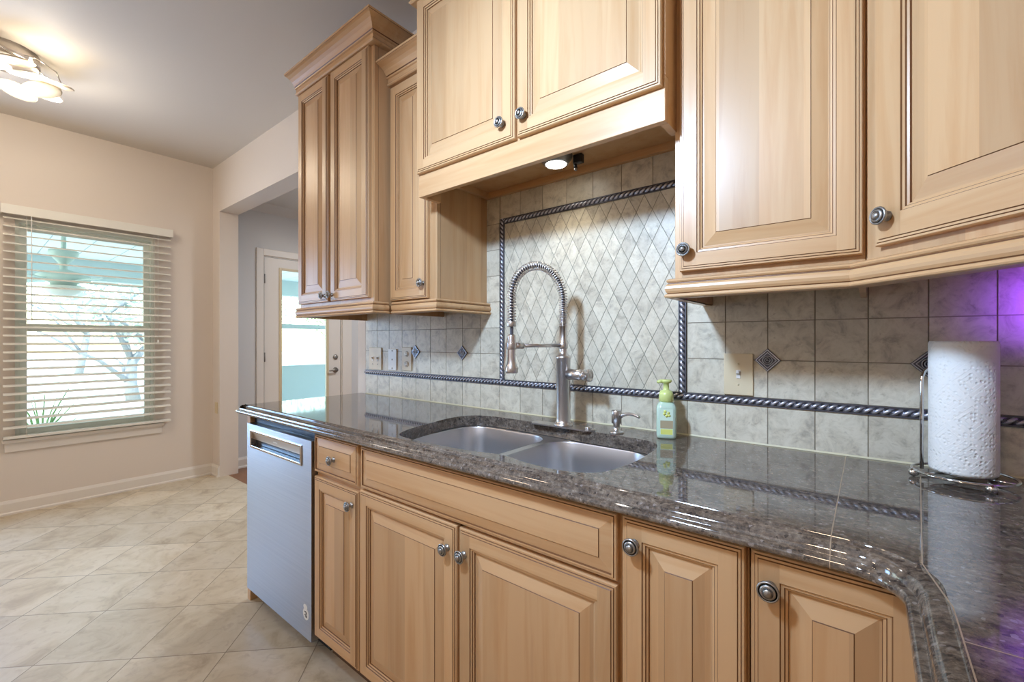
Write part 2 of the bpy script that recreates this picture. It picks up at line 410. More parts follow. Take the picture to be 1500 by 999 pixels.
# windows -----------------------------------------------------------------
def window(name, y0, y1):
    r = bpy.data.objects.new(name, None); C.objects.link(r); r.location = (WX, (y0+y1)/2, .52); r['kind'] = 'structure'
    x0, x1 = WX-.12, WX-.02
    m = MB()                                             # jambs
    m.box(x0, x1, y0, y0+.02, .52, 2.07).box(x0, x1, y1-.02, y1, .52, 2.07).box(x0, x1, y0+.02, y1-.02, 2.045, 2.07).box(x0, x1, y0+.02, y1-.02, .52, .545)
    m.build('window_frame', M['vinyl'], r)
    for zz0, zz1, xx in ((1.285, 2.045, WX-.085), (.545, 1.335, WX-.055)):
        m = MB(); s = .038
        m.box(xx-.015, xx+.015, y0+.02, y0+.02+s, zz0, zz1, c=.003).box(xx-.015, xx+.015, y1-.02-s, y1-.02, zz0, zz1, c=.003)
        m.box(xx-.015, xx+.015, y0+.02+s, y1-.02-s, zz1-s-(.018 if zz1 < 1.5 else .004), zz1, c=.003).box(xx-.015, xx+.015, y0+.02+s, y1-.02-s, zz0, zz0+s, c=.003)
        sa = m.build('sash', M['vinyl'], r)
        MB().box(xx-.003, xx+.003, y0+.05, y1-.05, zz0+.03, zz1-.03).build('pane', M['glass'], sa)
    m = MB().box(WX-.02, WX+.035, y0-.06, y1+.06, .50, .522, c=.004).box(WX, WX+.014, y0-.05, y1+.05, .435, .50, c=.003)
    m.build('window_sill', M['white_paint'], r)
    return r
window('window_1', -1.205, -.425)
window('window_2', -2.215, -1.435)
def blind(y0, y1, label):
    r = thing('window_blind', label, 'window blind', (WX+.05, (y0+y1)/2, .5), group='white slatted blinds on the left wall')
    X0 = WX+.006; X1 = WX+.062
    m = MB().box(X1-.004, X1+.008, y0-.012, y1+.012, 2.088, 2.152, c=.002).box(X0, X1-.004, y0-.012, y0-.006, 2.088, 2.15).box(X0, X1-.004, y1+.006, y1+.012, 2.088, 2.15)
    m.box(X0, X1-.006, y0, y1, 2.108, 2.15)
    m.build('headrail', M['blind'], r)
    m = MB(); n = 26; z = 2.075
    for k in range(n):
        zz = 2.08-(k+.3)*(2.08-.565)/n; t = .0028; tl = .009
        vs = [(X0+.002, y0, zz+tl), (X0+.027, y0, zz+tl*.5+.0035), (X1-.006, y0, zz-tl*.4), (X0+.002, y0, zz+tl-t), (X0+.027, y0, zz+tl*.5+.0035-t), (X1-.006, y0, zz-tl*.4-t)]
        vs += [(p[0], y1, p[2]) for p in vs]
        m.add(vs, [(0, 1, 7, 6), (1, 2, 8, 7), (3, 9, 10, 4), (4, 10, 11, 5), (2, 5, 11, 8), (0, 6, 9, 3), (0, 3, 4, 1), (1, 4, 5, 2), (6, 7, 10, 9), (7, 8, 11, 10)])
    m.build('slats', M['blind'], r)
    MB().box(X0+.002, X1-.006, y0, y1, .53, .548, c=.003).build('bottom_rail', M['blind'], r)
    for yy in (y0+.11, y1-.11):
        m = MB()
        for xx in (X0+.003, X1-.005): m.tube([(xx, yy, 2.09), (xx, yy, .54)], .0012, 5)
        m.build('ladder_cord', M['blind'], r)
    return r
b1 = blind(-1.262, -.325, 'white faux-wood slatted blind in front of the window nearest the room corner')
m = MB().tube([(WX+.068, -1.13, 2.09), (WX+.069, -1.128, 1.35)], .0028, 6); m.build('tilt_wand', M['white_plastic'], b1)
m = MB().tube([(WX+.066, -.415, 2.09), (WX+.066, -.415, 1.22)], .0012, 5).lathe([(0, 0), (.008, .004), (.006, .03), (.002, .035)], (WX+.066, -.415, 1.185), n=10)
m.build('pull_cord', M['white_plastic'], b1)
blind(-2.235, -1.292, 'white faux-wood slatted blind cut off by the left edge of the photo')

# glazed back door ----------------------------------------------------------
d = bpy.data.objects.new('door_1', None); C.objects.link(d); d.location = (WX, .85, 0); d['kind'] = 'structure'
x0, x1 = WX-.05, WX-.006
m = MB()
m.box(x0, x1, .445, .60, .01, 2.045).box(x0, x1, 1.10, 1.255, .01, 2.045).box(x0, x1, .60, 1.10, 1.94, 2.045).box(x0, x1, .60, 1.10, .01, .30)
m.build('door_leaf', M['white_paint'], d)
m = MB()
for q in ((.585, .612, .285, 1.955), (1.088, 1.115, .285, 1.955)): m.box(x1, x1+.008, *q, c=.002)
m.box(x1, x1+.008, .612, 1.088, 1.928, 1.955, c=.002).box(x1, x1+.008, .612, 1.088, .285, .312, c=.002)
m.build('glazing_bead', M['almond'], d)
MB().box(WX-.03, WX-.024, .60, 1.10, .30, 1.94).build('pane', M['glass'], d)
for z in (1.83, 1.05, .25):
    MB().box(x1, x1+.004, .427, .446, z-.045, z+.045).tube([(x1+.006, .446, z-.045), (x1+.006, .446, z+.045)], .006, 8).build('hinge', M['pewter'], d)
m = MB().lathe([(.030, 0), (.030, .006), (.012, .010), (.010, .04), (.014, .042)], (x1, 1.195, .885), 'X', 20)
m.tube([(x1+.045, 1.195, .885), (x1+.047, 1.16, .887), (x1+.047, 1.10, .882)], [.010, .009, .007], 10); m.build('door_handle', M['pewter'], d)
MB().lathe([(.028, 0), (.028, .010), (.020, .016), (.0, .018)], (x1, 1.195, 1.03), 'X', 20).build('deadbolt', M['pewter'], d)
cp = [(0, 0), (0, .016)]
m = MB()
for y0_, y1_ in ((.365, .43), (1.27, 1.385)): m.box(WX, WX+.018, y0_, y1_, 0, 2.125, c=.004)
m.box(WX, WX+.018, .43, 1.27, 2.058, 2.125, c=.004)
m.box(WX-.14, WX, .426, .438, 0, 2.06).box(WX-.14, WX, 1.262, 1.274, 0, 2.06).box(WX-.14, WX, .438, 1.262, 2.05, 2.062)
m.build('door_casing', M['white_paint'], d)

# ------------------------------------------------------------------ outside
def ground_mat():
    t = NT('dry_lawn'); nz = t.n('ShaderNodeTexNoise', i_Scale=1.5, i_Detail=6.0); t.l(t.coord(), nz.inputs[0])
    t.set(Base_Color=t.ramp(nz.outputs[0], [(.35, srgb(170, 178, 150)), (.5, srgb(222, 214, 196)), (.7, srgb(236, 230, 216))]), Roughness=.9); return t.m
struct(MB().box(-60, WX-.15, -40, 40, -.5, -.15).build('ground', ground_mat()))
def beadboard():
    t = NT('pale_beadboard'); tc = t.n('ShaderNodeTexCoord'); sp = t.n('ShaderNodeSeparateXYZ'); t.l(tc.outputs['Object'], sp.inputs[0])
    g = t.math('LESS_THAN', t.math('FRACT', t.math('MULTIPLY', sp.outputs[1], 2.6)), .03)
    t.set(Base_Color=t.mix(g, srgb(224, 236, 238), srgb(150, 168, 170)), Roughness=.6); return t.m
M['bead'] = beadboard()
M['pale_teal'] = plain('pale_teal_paint', srgb(190, 206, 208), .6)
struct(MB().box(-9.6, WX-.15, -6, 5, 2.47, 2.56).build('porch_ceiling', M['bead']))
struct(MB().box(-9.7, -9.5, -6, 5, 2.16, 2.47).build('porch_beam', M['pale_teal']))
struct(MB().box(-9.6, WX-.15, -6, 5, -.15, -.06).build('porch_floor', plain('porch_floor', srgb(225, 222, 214), .7)))
m = MB().box(-7.05, -6.95, 1.0, 5, -.06, .83).box(-7.05, -6.95, 1.0, 5, 1.40, 1.47)
for yy in (1.0, 3.0, 4.9): m.box(-7.06, -6.94, yy, yy+.1, -.06, 2.47)
tag(m.build('porch_screen_wall', M['pale_teal']), 'pale teal porch half wall with rail seen through the glazed door', 'porch wall')
# porch fan
FX, FY = -6.3, -.80
fan = thing('ceiling_fan', 'pale ceiling fan with lamp bowl hanging on the porch beyond the window', 'ceiling fan', (FX, FY, 1.65))
mf = plain('fan_white', srgb(196, 214, 210), .5)
MB().lathe([(.02, 2.47), (.02, 2.16), (.018, 2.13)], (FX, FY, 0), n=12).build('downrod', mf, fan)
MB().lathe([(.0, 2.12), (.11, 2.115), (.115, 2.08), (.08, 2.04), (.03, 1.98), (.03, 1.93), (.12, 1.90), (.20, 1.865), (.20, 1.82), (.10, 1.79), (.09, 1.76), (0, 1.76)], (FX, FY, 0), n=28).build('motor_housing', mf, fan)
MB().lathe([(.0, 1.765), (.16, 1.76), (.165, 1.745), (.12, 1.69), (.06, 1.66), (0, 1.652)], (FX, FY, 0), n=24).build('lamp_bowl', M['white_plastic'], fan)
for k in range(5):
    a = k*2*PI/5+.35; ca, sa = math.cos(a), math.sin(a); m = MB()
    pr = [(.16, .03), (.26, .045), (.34, .07), (.62, .08), (.72, .065), (.75, .0), (.72, -.065), (.62, -.08), (.34, -.07), (.26, -.045), (.16, -.03)]
    m.poly_prism(pr, -.004, .004, xform=lambda x, y, z, ca=ca, sa=sa: (FX+x*ca-y*sa, FY+x*sa+y*ca, 1.81+z+y*.2)); m.build('fan_blade', mf, fan)
# trees and shrubs
M['bark'] = plain('grey_bark', srgb(160, 162, 166), .9, 0, .3, 8)
leafm = [plain('leaf_green', srgb(150, 186, 130), .7), plain('leaf_pale', srgb(190, 206, 190), .7)]
def tree(x, y, h, rad, nl, label, mat, seed):
    rnd = random.Random(seed)
    r = thing('tree', label, 'tree', (x, y, -.15), group='trees in the garden beyond the window'); m = MB()
    pts = [(x+rnd.uniform(-.1, .1)*k, y+rnd.uniform(-.15, .15)*k, -.2+h*.65*k/5) for k in range(6)]
    m.tube(pts, [.14-.018*k for k in range(6)], 8)
    for q in range(6):
        b0 = Vector(pts[1+q % 4]); dv = Vector((rnd.uniform(-1, 1), rnd.uniform(-1, 1), rnd.uniform(.5, 1.1)))*rad*.7
        m.tube([b0, b0+dv*.5+Vector((0, 0, .1)), b0+dv], [.06, .04, .015], 6)
    m.build('trunk', M['bark'], r)
    m = MB()
    for q in range(nl):
        while True:
            u = Vector((rnd.uniform(-1, 1), rnd.uniform(-1, 1), rnd.uniform(-1, 1)))
            if u.length < 1: break
        c = Vector((x, y, h*.68))+Vector((u.x*rad, u.y*rad, u.z*rad*.85))
        s_ = rnd.uniform(.05, .11); e1 = Vector((rnd.uniform(-1, 1), rnd.uniform(-1, 1), rnd.uniform(-1, 1))).normalized(); e2 = e1.orthogonal().normalized()
        m.add([c-e1*s_, c+e2*s_*.5, c+e1*s_, c-e2*s_*.5], [(0, 1, 2, 3)])
    m.build('foliage', mat, r)
tree(-13, 1.0, 3.6, 1.6, 1500, 'slender multi-trunk garden tree, nearest the middle of the window view', leafm[1], 1)
tree(-16.5, -2.6, 4.2, 1.9, 1500, 'leafy green tree in the left half of the window view', leafm[0], 2)
tree(-16.5, 4.6, 3.8, 1.8, 1400, 'pale garden tree at the right edge of the window view', leafm[1], 3)
tree(-19, 10.5, 5.0, 3.0, 2200, 'broad garden tree seen through the glazed door', leafm[0], 4)
tree(-25, 1.5, 6.5, 3.6, 1800, 'distant tall tree behind the others in the window view', leafm[1], 5)
pl = thing('potted_grass', 'spiky green plant outside the lower left of the window', 'plant', (-5.7, -1.0, -.06))
MB().lathe([(.10, -.06), (.15, .25), (.155, .27), (.13, .27), (.12, .22), (0, .22)], (-5.7, -1.0, 0), n=20).build('pot', plain('blue_pot', srgb(120, 140, 170), .4), pl)
m = MB(); rnd = random.Random(3)
for k in range(16):
    a = rnd.uniform(0, 2*PI); L = rnd.uniform(.3, .6); sp_ = rnd.uniform(.08, .3)
    m.tube([(-5.7, -1.0, .2), (-5.7+math.cos(a)*sp_*.4, -1.0+math.sin(a)*sp_*.4, .2+L*.6), (-5.7+math.cos(a)*sp_, -1.0+math.sin(a)*sp_, .2+L)], [.008, .007, .001], 5)
m.build('leaves', leafm[0], pl)

# ------------------------------------------------------------------ joinery
def ringmesh(m, w_, h_, rings, frame=None, fillmat=0, allh=False):
    """rectangular rings (inset, y, material) -> faces between; frame = index of the ring pair made of stiles and rails"""
    def loop(i):
        q, y = rings[i][0], rings[i][1]
        return [(q, y, q), (w_-q, y, q), (w_-q, y, h_-q), (q, y, h_-q)]
    for i in range(len(rings)-1):
        a, b = loop(i), loop(i+1); mt = rings[i][2]
        if frame == i:
            qa, qb, y, yb = rings[i][0], rings[i+1][0], rings[i][1], rings[i+1][1]
            for xa, xb in ((qa, qb), (w_-qb, w_-qa)): m.add([(xa, y, qa), (xb, y, qa), (xb, y, h_-qa), (xa, y, h_-qa)], [(0, 1, 2, 3)], 0)
            for za, zb in ((qa, qb), (h_-qb, h_-qa)): m.add([(qb, y, za), (w_-qb, y, za), (w_-qb, y, zb), (qb, y, zb)], [(0, 1, 2, 3)], 1)
            continue
        for k in range(4):
            k2 = (k+1) % 4
            mm = 2 if mt == 2 else (1 if (k in (0, 2) or allh) else 0)
            m.add([a[k], a[k2], b[k2], b[k]], [(0, 1, 2, 3)], mm)
    m.add(loop(len(rings)-1), [(0, 1, 2, 3)], 1 if allh else fillmat)
    m.add(loop(0), [(3, 2, 1, 0)], 0)
def door_rings(stile=.054, bev=.028):
    s = stile
    return [(0, .020, 0), (0, .007, 0), (.002, .004, 0), (.0055, .004, 2), (.0068, .0018, 0), (.0105, .0018, 2), (.012, 0, 0),
            (s-.012, 0, 2), (s-.0105, .0025, 0), (s-.006, .003, 2), (s-.0045, .0055, 0), (s-.001, .007, 2), (s, .0105, 0), (s+.003, .0105, 0),
            (s+.003+bev, .003, 2), (s+.0042+bev, .0015, 0)]
def drawer_rings(bev=.026):
    return [(0, .020, 0), (0, .007, 0), (.002, .004, 0), (.0055, .004, 2), (.0068, .0018, 0), (.0105, .0018, 2), (.012, .0065, 0), (.012+bev, .0018, 2), (.0135+bev, .0, 0)]
knob_prof = [(.0095, 0), (.0095, .002), (.006, .0035), (.005, .006), (.005, .011), (.008, .014), (.0145, .016), (.0165, .0180), (.0168, .0195), (.0165, .021), (.0150, .0222), (.0142, .0222), (.0138, .0218), (.0132, .0208), (.0124, .0212), (.0112, .0236), (.0090, .0246), (.0082, .0236), (.0072, .0240), (.0055, .0266), (.003, .0280), (0, .0285)]
knob_me = None
def knob(parent, x, z, y=0):
    global knob_me
    if knob_me is None:
        km = MB(); cut = [(0, 12, 0), (12, 14, 1), (14, 16, 0), (16, 18, 1), (18, len(knob_prof)-1, 0)]
        for i0, i1, mi in cut:
            if i1 > i0: km.lathe(knob_prof[i0:i1+1], (0, 0, 0), 'Y', 28, mi)
        o = km.build('knob', [M['pewter'], M['knob_dark']], parent, rel=False, loc=(x, y, z)); knob_me = o.data; return o
    o = bpy.data.objects.new('knob', knob_me); C.objects.link(o); o.parent = parent; o.location = (x, y, z); return o
def front(parent, kind, lx, ly, lz, w_, h_, kn=None, stile=.054, bev=.028):
    """a door or drawer front, its lower left front corner at (lx, ly, lz) in the parent's frame"""
    m = MB()
    if kind == 'door': ringmesh(m, w_, h_, door_rings(stile, bev), frame=6)
    else: ringmesh(m, w_, h_, drawer_rings(), allh=True)
    o = m.build(kind if kind == 'door' else ('drawer' if kn else 'false_drawer_front'), WOODS, parent, rel=False, loc=(lx, ly, lz))
    if kn: knob(o, kn[0]-lx, kn[1]-lz)
    return o
def cabinet(name, label, X0, X1, YF, Z0, Z1, fronts, YB=0, toe=False, cat='cabinet', sidemat='wood_side', open_top=False, group=None):
    """X0..X1 carcass, YF face-frame plane, fronts in world X/Z on the plane YF-.02"""
    r = thing(name, label, cat, (X0, YF, 0 if toe else Z0), group=group)
    m = MB()
    zb = Z0
    if open_top:
        t = .018
        m.box(X0, X0+t, YF+.02, YB, zb, Z1).box(X1-t, X1, YF+.02, YB, zb, Z1).box(X0+t, X1-t, YF+.02, YB, zb, zb+t).box(X0+t, X1-t, YB-t, YB, zb+t, Z1)
    elif not toe and Z0 < 1.4:
        m.box(X0, X1, YF+.02, YB, 1.374, Z1).box(X0, X0+.012, YF+.02, YB, Z0, 1.374).box(X1-.012, X1, YF+.02, YB, Z0, 1.374)
    else: m.box(X0, X1, YF+.02, YB, zb, Z1)
    m.build('carcass', M[sidemat], r)
    m = MB()
    if open_top:
        f = .03
        m.box(X0, X0+f, YF, YF+.02, Z0, Z1).box(X1-f, X1, YF, YF+.02, Z0, Z1).box(X0+f, X1-f, YF, YF+.02, Z1-f, Z1, 1).box(X0+f, X1-f, YF, YF+.02, Z0, Z0+f, 1).box((X0+X1)/2-.02, (X0+X1)/2+.02, YF, YF+.02, Z0+f, Z1-f)
        m.box(X0+f, X1-f, YF, YF+.02, .70, .73, 1)
    else: m.box(X0, X1, YF, YF+.0185, Z0, Z1, 0, c=.0015).box(X0+.001, X1-.001, YF+.0185, YF+.02, Z0+.001, Z1-.001, 2)
    m.build('face_frame', WOODS, r)
    if toe: MB().box(X0, X1, YF+.06, YF+.075, 0, Z0).build('toe_kick', M['dark_wood'], r)
    ox, oy, oz = r.location
    for kind, x0_, x1_, z0_, z1_, kn in fronts:
        front(r, kind, x0_-ox, YF-.02-oy, z0_-oz, x1_-x0_, z1_-z0_, (kn[0]-ox, kn[1]-oz) if kn else None)
    return r
rail_prof = lambda zb: [(0, zb), (.020, zb), (.0255, zb+.002), (.0268, zb+.005), (.0250, zb+.009), (.0222, zb+.0105, 2), (.0200, zb+.0112, 2), (.0210, zb+.0130), (.0242, zb+.0180), (.0255, zb+.0240), (.0242, zb+.0300), (.0212, zb+.0350, 2), (.0190, zb+.0362, 2), (.0186, zb+.0378), (.0208, zb+.0395), (.0226, zb+.0430), (.0210, zb+.0465), (.0160, zb+.0488, 2), (.012, zb+.049), (0, zb+.049)]
crown_prof = lambda zb: [(0, zb), (.021, zb), (.0255, zb+.003), (.0265, zb+.007), (.023, zb+.010, 2), (.0215, zb+.0125), (.0215, zb+.028), (.0275, zb+.030), (.029, zb+.034), (.027, zb+.037, 2), (.030, zb+.040), (.034, zb+.046), (.042, zb+.056), (.054, zb+.064), (.068, zb+.070), (.078, zb+.072, 2), (.078, zb+.074), (.080, zb+.075), (.080, zb+.081), (0, zb+.081)]

# upper cabinets
tall = cabinet('wall_cabinet', 'tall maple wall cabinet with two narrow doors and crown, at the far left end', -2.222, -1.585, -.37, 1.325, 2.445,
    [('door', -2.212, -1.927, 1.391, 2.428, (-1.95, 1.418)), ('door', -1.905, -1.605, 1.391, 2.428, (-1.885, 1.418))])
MB().sweep([(-2.222, -.37), (-1.585, -.37), (-1.585, -.315)], rail_prof(1.324), 1).build('bottom_moulding', WOODS, tall)
MB().sweep([(-2.222, -.37), (-1.585, -.37), (-1.585, 0)], crown_prof(2.430), 1).build('crown_moulding', WOODS, tall)
mid = cabinet('wall_cabinet', 'shorter single-door maple wall cabinet between the tall cabinet and the sink cabinet', -1.583, -1.298, -.285, 1.325, 2.295,
    [('door', -1.575, -1.338, 1.378, 2.275, (-1.358, 1.437))])
MB().sweep([(-1.556, -.285), (-1.298, -.285), (-1.298, 0)], rail_prof(1.324), 1).build('bottom_moulding', WOODS, mid)
MB().sweep([(-1.5835, -.285), (-1.30, -.285)], crown_prof(2.283), 1).build('crown_moulding', WOODS, mid)
hood = cabinet('sink_wall_cabinet', 'shallow two-door maple cabinet with plain valance high above the sink', -1.290, -.380, -.38, 1.805, 2.45,
    [('door', -1.283, -.8275, 1.817, 2.445, (-.872, 1.871)), ('door', -.8185, -.385, 1.817, 2.445, (-.79, 1.871))])
# its carcass gets a shallow open recess below
for ch in list(hood.children):
    if ch.name.startswith('carcass') or ch.name.startswith('face_frame'): bpy.data.objects.remove(ch)
MB().box(-1.290, -.380, -.36, 0, 1.846, 2.45).build('carcass', M['wood_side'], hood)
MB().box(-1.290, -.380, -.38, -.36, 1.846, 2.45).build('face_frame', WOODS, hood)
MB().box(-1.290, -.380, -.38, -.36, 1.737, 1.846, 1, c=.0015).build('valance', WOODS, hood)
m = MB().box(-1.290, -1.272, -.36, -.288, 1.737, 1.846).box(-.398, -.380, -.36, -.288, 1.737, 1.846)
m.box(-1.290, -1.272, -.288, 0, 1.822, 1.846).box(-.398, -.380, -.288, 0, 1.822, 1.846).box(-1.272, -.398, -.018, 0, 1.822, 1.846, 0)
m.build('underside_rim', M['wood_in'], hood)
MB().sweep([(-1.290, 0), (-1.290, -.38), (-.380, -.38), (-.380, 0)], crown_prof(2.445), 1).build('crown_moulding', WOODS, hood)
right = cabinet('wall_cabinet', 'single-door maple wall cabinet just right of the diamond tile panel', -.384, -.0065, -.30, 1.320, 2.45,
    [('door', -.368, -.0105, 1.382, 2.43, (-.352, 1.432))])
MB().sweep([(-.375, 0), (-.375, -.302), (-.026, -.302)], rail_prof(1.317), 1).build('bottom_moulding', WOODS, right)
# diagonal corner cabinet
a45 = math.radians(-45)
diag = thing('corner_wall_cabinet', 'diagonal maple corner wall cabinet with one wide door, at the right edge', 'cabinet', (-.006, -.300, 1.317), a45)
D_ = .46
MB().box(.0, D_, .0, .0185, .003, 1.13, 0, c=.0015).build('face_frame', WOODS, diag, rel=False)
c45 = lambda X, Y: ((X+.006)*math.cos(-a45)-(Y+.300)*math.sin(-a45), (X+.006)*math.sin(-a45)+(Y+.300)*math.cos(-a45))
poly = [c45(*p) for p in ((-.0060, -.27), (-.0060, -.001), (.618, -.001), (.618, -.62), (.35, -.62))]
MB().poly_prism(poly, .057, 1.13).build('carcass', M['wood_side'], diag, rel=False)
front(diag, 'door', .034, -.02, .073, .41, 1.04, (.064, .124), stile=.066, bev=.03)
MB().sweep([(-.004, 0), (D_+.01, 0)], [(q[0]+(.0125 if q[0] > 0 else 0), q[1]-1.317)+tuple(q[2:]) for q in rail_prof(1.317)], 1).build('bottom_moulding', WOODS, diag, rel=False)

# base cabinets ------------------------------------------------------------
YF = -.59
cabinet('drawer_base_cabinet', 'narrow maple base cabinet with small drawer over one door, beside the dishwasher', -1.624, -1.325, YF, .10, .873,
    [('drawer', -1.6186, -1.3301, .724, .862, (-1.474, .790)), ('door', -1.6186, -1.3250, .110, .7065, (-1.358, .657))], YB=-.002, toe=True)
cabinet('sink_base_cabinet', 'wide maple base cabinet below the sink with false drawer front and two doors', -1.3235, -.3905, YF, .10, .873,
    [('false', -1.311, -.3965, .7255, .862, None), ('door', -1.317, -.857, .110, .7165, (-.889, .652)), ('door', -.8475, -.3965, .110, .7165, (-.825, .652))], YB=-.002, toe=True, open_top=True)
cabinet('base_cabinet', 'narrow full-height single-door maple base cabinet just right of the sink cabinet', -.3895, -.1595, YF, .10, .873,
    [('door', -.3848, -.163, .110, .864, (-.357, .815))], YB=-.002, toe=True)
cabinet('base_cabinet', 'single-door maple base cabinet in the corner under the curved counter edge', -.158, .090, YF, .10, .873,
    [('door', -.1548, .0675, .110, .864, (-.126, .812))], YB=-.002, toe=True)
m = MB().box(.092, .615, -1.38, -.002, .10, .873).box(.074, .092, -1.38, -.612, .10, .873).box(.15, .61, -1.36, -.01, 0, .10)
tag(m.build('base_cabinet', [M['wood_side']], loc=(.35, -.7, 0)), 'maple base cabinet under the counter that returns toward the viewer at right', 'cabinet')
ep = MB().box(-2.278, -2.246, -.592, -.002, 0, .873, 0, c=.0015)
tag(ep.build('end_panel', M['wood_side'], loc=(-2.262, -.3, 0)), 'maple end panel standing left of the dishwasher', 'panel')

# dishwasher
dw = thing('dishwasher', 'stainless steel dishwasher with pocket handle under the left end of the counter', 'dishwasher', (-1.93, -.35, 0))
MB().box(-2.238, -1.634, -.575, -.03, .09, .865).build('tub', M['black'], dw)
MB().box(-2.23, -1.64, -.53, -.5, 0, .09).build('toe_kick', M['slot'], dw)
px0, px1, pz0, pz1 = -2.178, -1.712, .737, .800
m = MB(); yf, yb = -.612, -.577; X0, X1, Z0, Z1 = -2.228, -1.630, .078, .834
for q in ((X0, px0, Z0, Z1), (px1, X1, Z0, Z1), (px0, px1, Z0, pz0), (px0, px1, pz1, Z1)): m.box(q[0], q[1], yf, yb, q[2], q[3])
m.build('door_panel', M['dw_steel'], dw)
m = MB()
for q in ((px0-.010, px0+.002, pz0-.008, pz1+.008), (px1-.002, px1+.010, pz0-.008, pz1+.008)): m.box(q[0], q[1], yf-.004, yf+.02, q[2], q[3], c=.0015)
for q in ((px0, px1, pz0-.008, pz0+.002), (px0, px1, pz1-.002, pz1+.008)): m.box(q[0], q[1], yf-.004, yf+.02, q[2], q[3], c=.0015)
m.build('handle_frame', M['chrome'], dw)
m = MB().add([(px0, yf+.001, pz1), (px1, yf+.001, pz1), (px1, yf+.010, pz1-.035), (px0, yf+.010, pz1-.035), (px0, yf+.02, pz1), (px1, yf+.02, pz1), (px1, yf+.02, pz1-.035), (px0, yf+.02, pz1-.035)],
     [(0, 1, 2, 3), (4, 7, 6, 5), (0, 4, 5, 1), (3, 2, 6, 7), (0, 3, 7, 4), (1, 5, 6, 2)])
m.build('pocket_handle', M['steel'], dw)
MB().box(-1.965, -1.925, yf+.0035, yf+.006, pz1-.020, pz1-.016).build('badge', M['white_plastic'], dw)
MB().box(px0, px1, yf+.022, yf+.03, pz0, pz1).build('handle_cavity', M['black'], dw)
XY = lambda cx, cz, yy: (lambda x, y, z: (cx+x, yy-z, cz+y))
st = MB()
st.poly_prism([(math.cos(k*PI/16)*.022, math.sin(k*PI/16)*.022) for k in range(32)], 0, .0006, xform=XY(-1.672, .170, yf))
st.poly_prism([(math.cos(k*PI/12)*.015, math.sin(k*PI/12)*.010) for k in range(24)], 0, .0005, xform=XY(-1.676, .196, yf))
so = st.build('sticker', M['white_plastic'], dw)
st = MB()
st.poly_prism([(-.009, .010), (.003, .010), (.009, .006), (.009, .001), (.003, -.001), (-.002, -.001), (-.002, .002), (.003, .003), (.003, .006), (-.009, .006)], .0006, .0011, xform=XY(-1.672, .170, yf))
st.poly_prism([(-.009, -.003), (.009, -.003), (.009, -.012), (-.004, -.012), (-.004, -.009), (.004, -.009), (.004, -.006), (-.009, -.006)], .0006, .0011, xform=XY(-1.672, .170, yf))
st.build('sticker_mark', M['slot'], so)

# ------------------------------------------------------------------ countertop
NX, NY, RR = .034, -.635, .065
path = [(-2.30, .0), (-2.30, NY)]
path += [(NX-RR+RR*math.sin(t), NY-RR+RR*math.cos(t)) for t in [k*PI/2/10 for k in range(0, 11)]]
path += [(NX, -1.40)]
cprof = [(-.036, .914), (-.0350, .9112), (-.0335, .9102), (-.027, .9094), (-.020, .9065), (-.0145, .9015), (-.0120, .8955), (-.0118, .8925), (-.0108, .8916), (-.0055, .8912), (-.0018, .8888), (0, .8838), (-.001, .8785), (-.0045, .8750), (-.012, .874)]
def offset(path, d):
    P = [Vector(p) for p in path]; nr = []
    for i in range(len(P)-1):
        e = (P[i+1]-P[i]).normalized(); nr.append(Vector((e.y, -e.x)))
    out = []
    for i in range(len(P)):
        a = nr[max(i-1, 0)]; b = nr[min(i, len(nr)-1)]; mt = (a+b)/(1+a.dot(b)); out.append((P[i].x+mt.x*d, P[i].y+mt.y*d))
    return out
def catmull(pts, n=6):
    out = []; N = len(pts)
    for i in range(N):
        p0, p1, p2, p3 = [Vector(pts[(i+j) % N]) for j in (-1, 0, 1, 2)]
        for k in range(n):
            t = k/n; out.append(tuple(.5*((2*p1)+(-p0+p2)*t+(2*p0-5*p1+4*p2-p3)*t*t+(-p0+3*p1-3*p2+p3)*t**3)))
    return out
hole = catmull([(-1.10, -.580), (-1.165, -.560), (-1.205, -.49), (-1.235, -.37), (-1.256, -.26), (-1.240, -.17), (-1.15, -.124), (-.95, -.124), (-.745, -.137), (-.60, -.144), (-.505, -.158), (-.464, -.21), (-.450, -.33), (-.452, -.43), (-.478, -.535), (-.56, -.573), (-.66, -.568), (-.745, -.552), (-.83, -.568), (-.95, -.582)])
ct = thing('countertop', 'dark brown polished granite countertop with shaped edge running into the right corner', 'countertop', (-.9, -.3, .874))
m = MB()
fp = [(0, 0), (.0015, .0012), (.003, .003)]
inner = offset(path, -.036)
outer_top = [(-2.30+.036, -.001)]+inner[1:]+[(.618, -1.40), (.618, -.001)]
holeT = hole
tri = tessellate_polygon([[Vector((p[0], p[1], 0)) for p in outer_top], [Vector((p[0], p[1], 0)) for p in holeT]])
flat = outer_top+holeT; n = len(flat)
m.add([(p[0], p[1], .914) for p in flat], [tuple(t) for t in tri])
ob = [(-2.288, -.001)]+offset(path, -.012)[1:]+[(.618, -1.40), (.618, -.001)]
tri = tessellate_polygon([[Vector((p[0], p[1], 0)) for p in ob], [Vector((p[0], p[1], 0)) for p in hole]])
flat = ob+hole
m.add([(p[0], p[1], .874) for p in flat], [tuple(reversed(t)) for t in tri])
L = len(hole); m.add([(p[0], p[1], .914) for p in hole]+[(p[0], p[1], .874) for p in hole], [(i, (i+1) % L, L+(i+1) % L, L+i) for i in range(L)], 0, True)
m.sweep([(path[0][0], -.001), (path[0][0], NY+.012), (path[0][0], NY), (path[0][0]+.012, NY)]+path[2:], cprof, 0, caps=True, smooth=True)
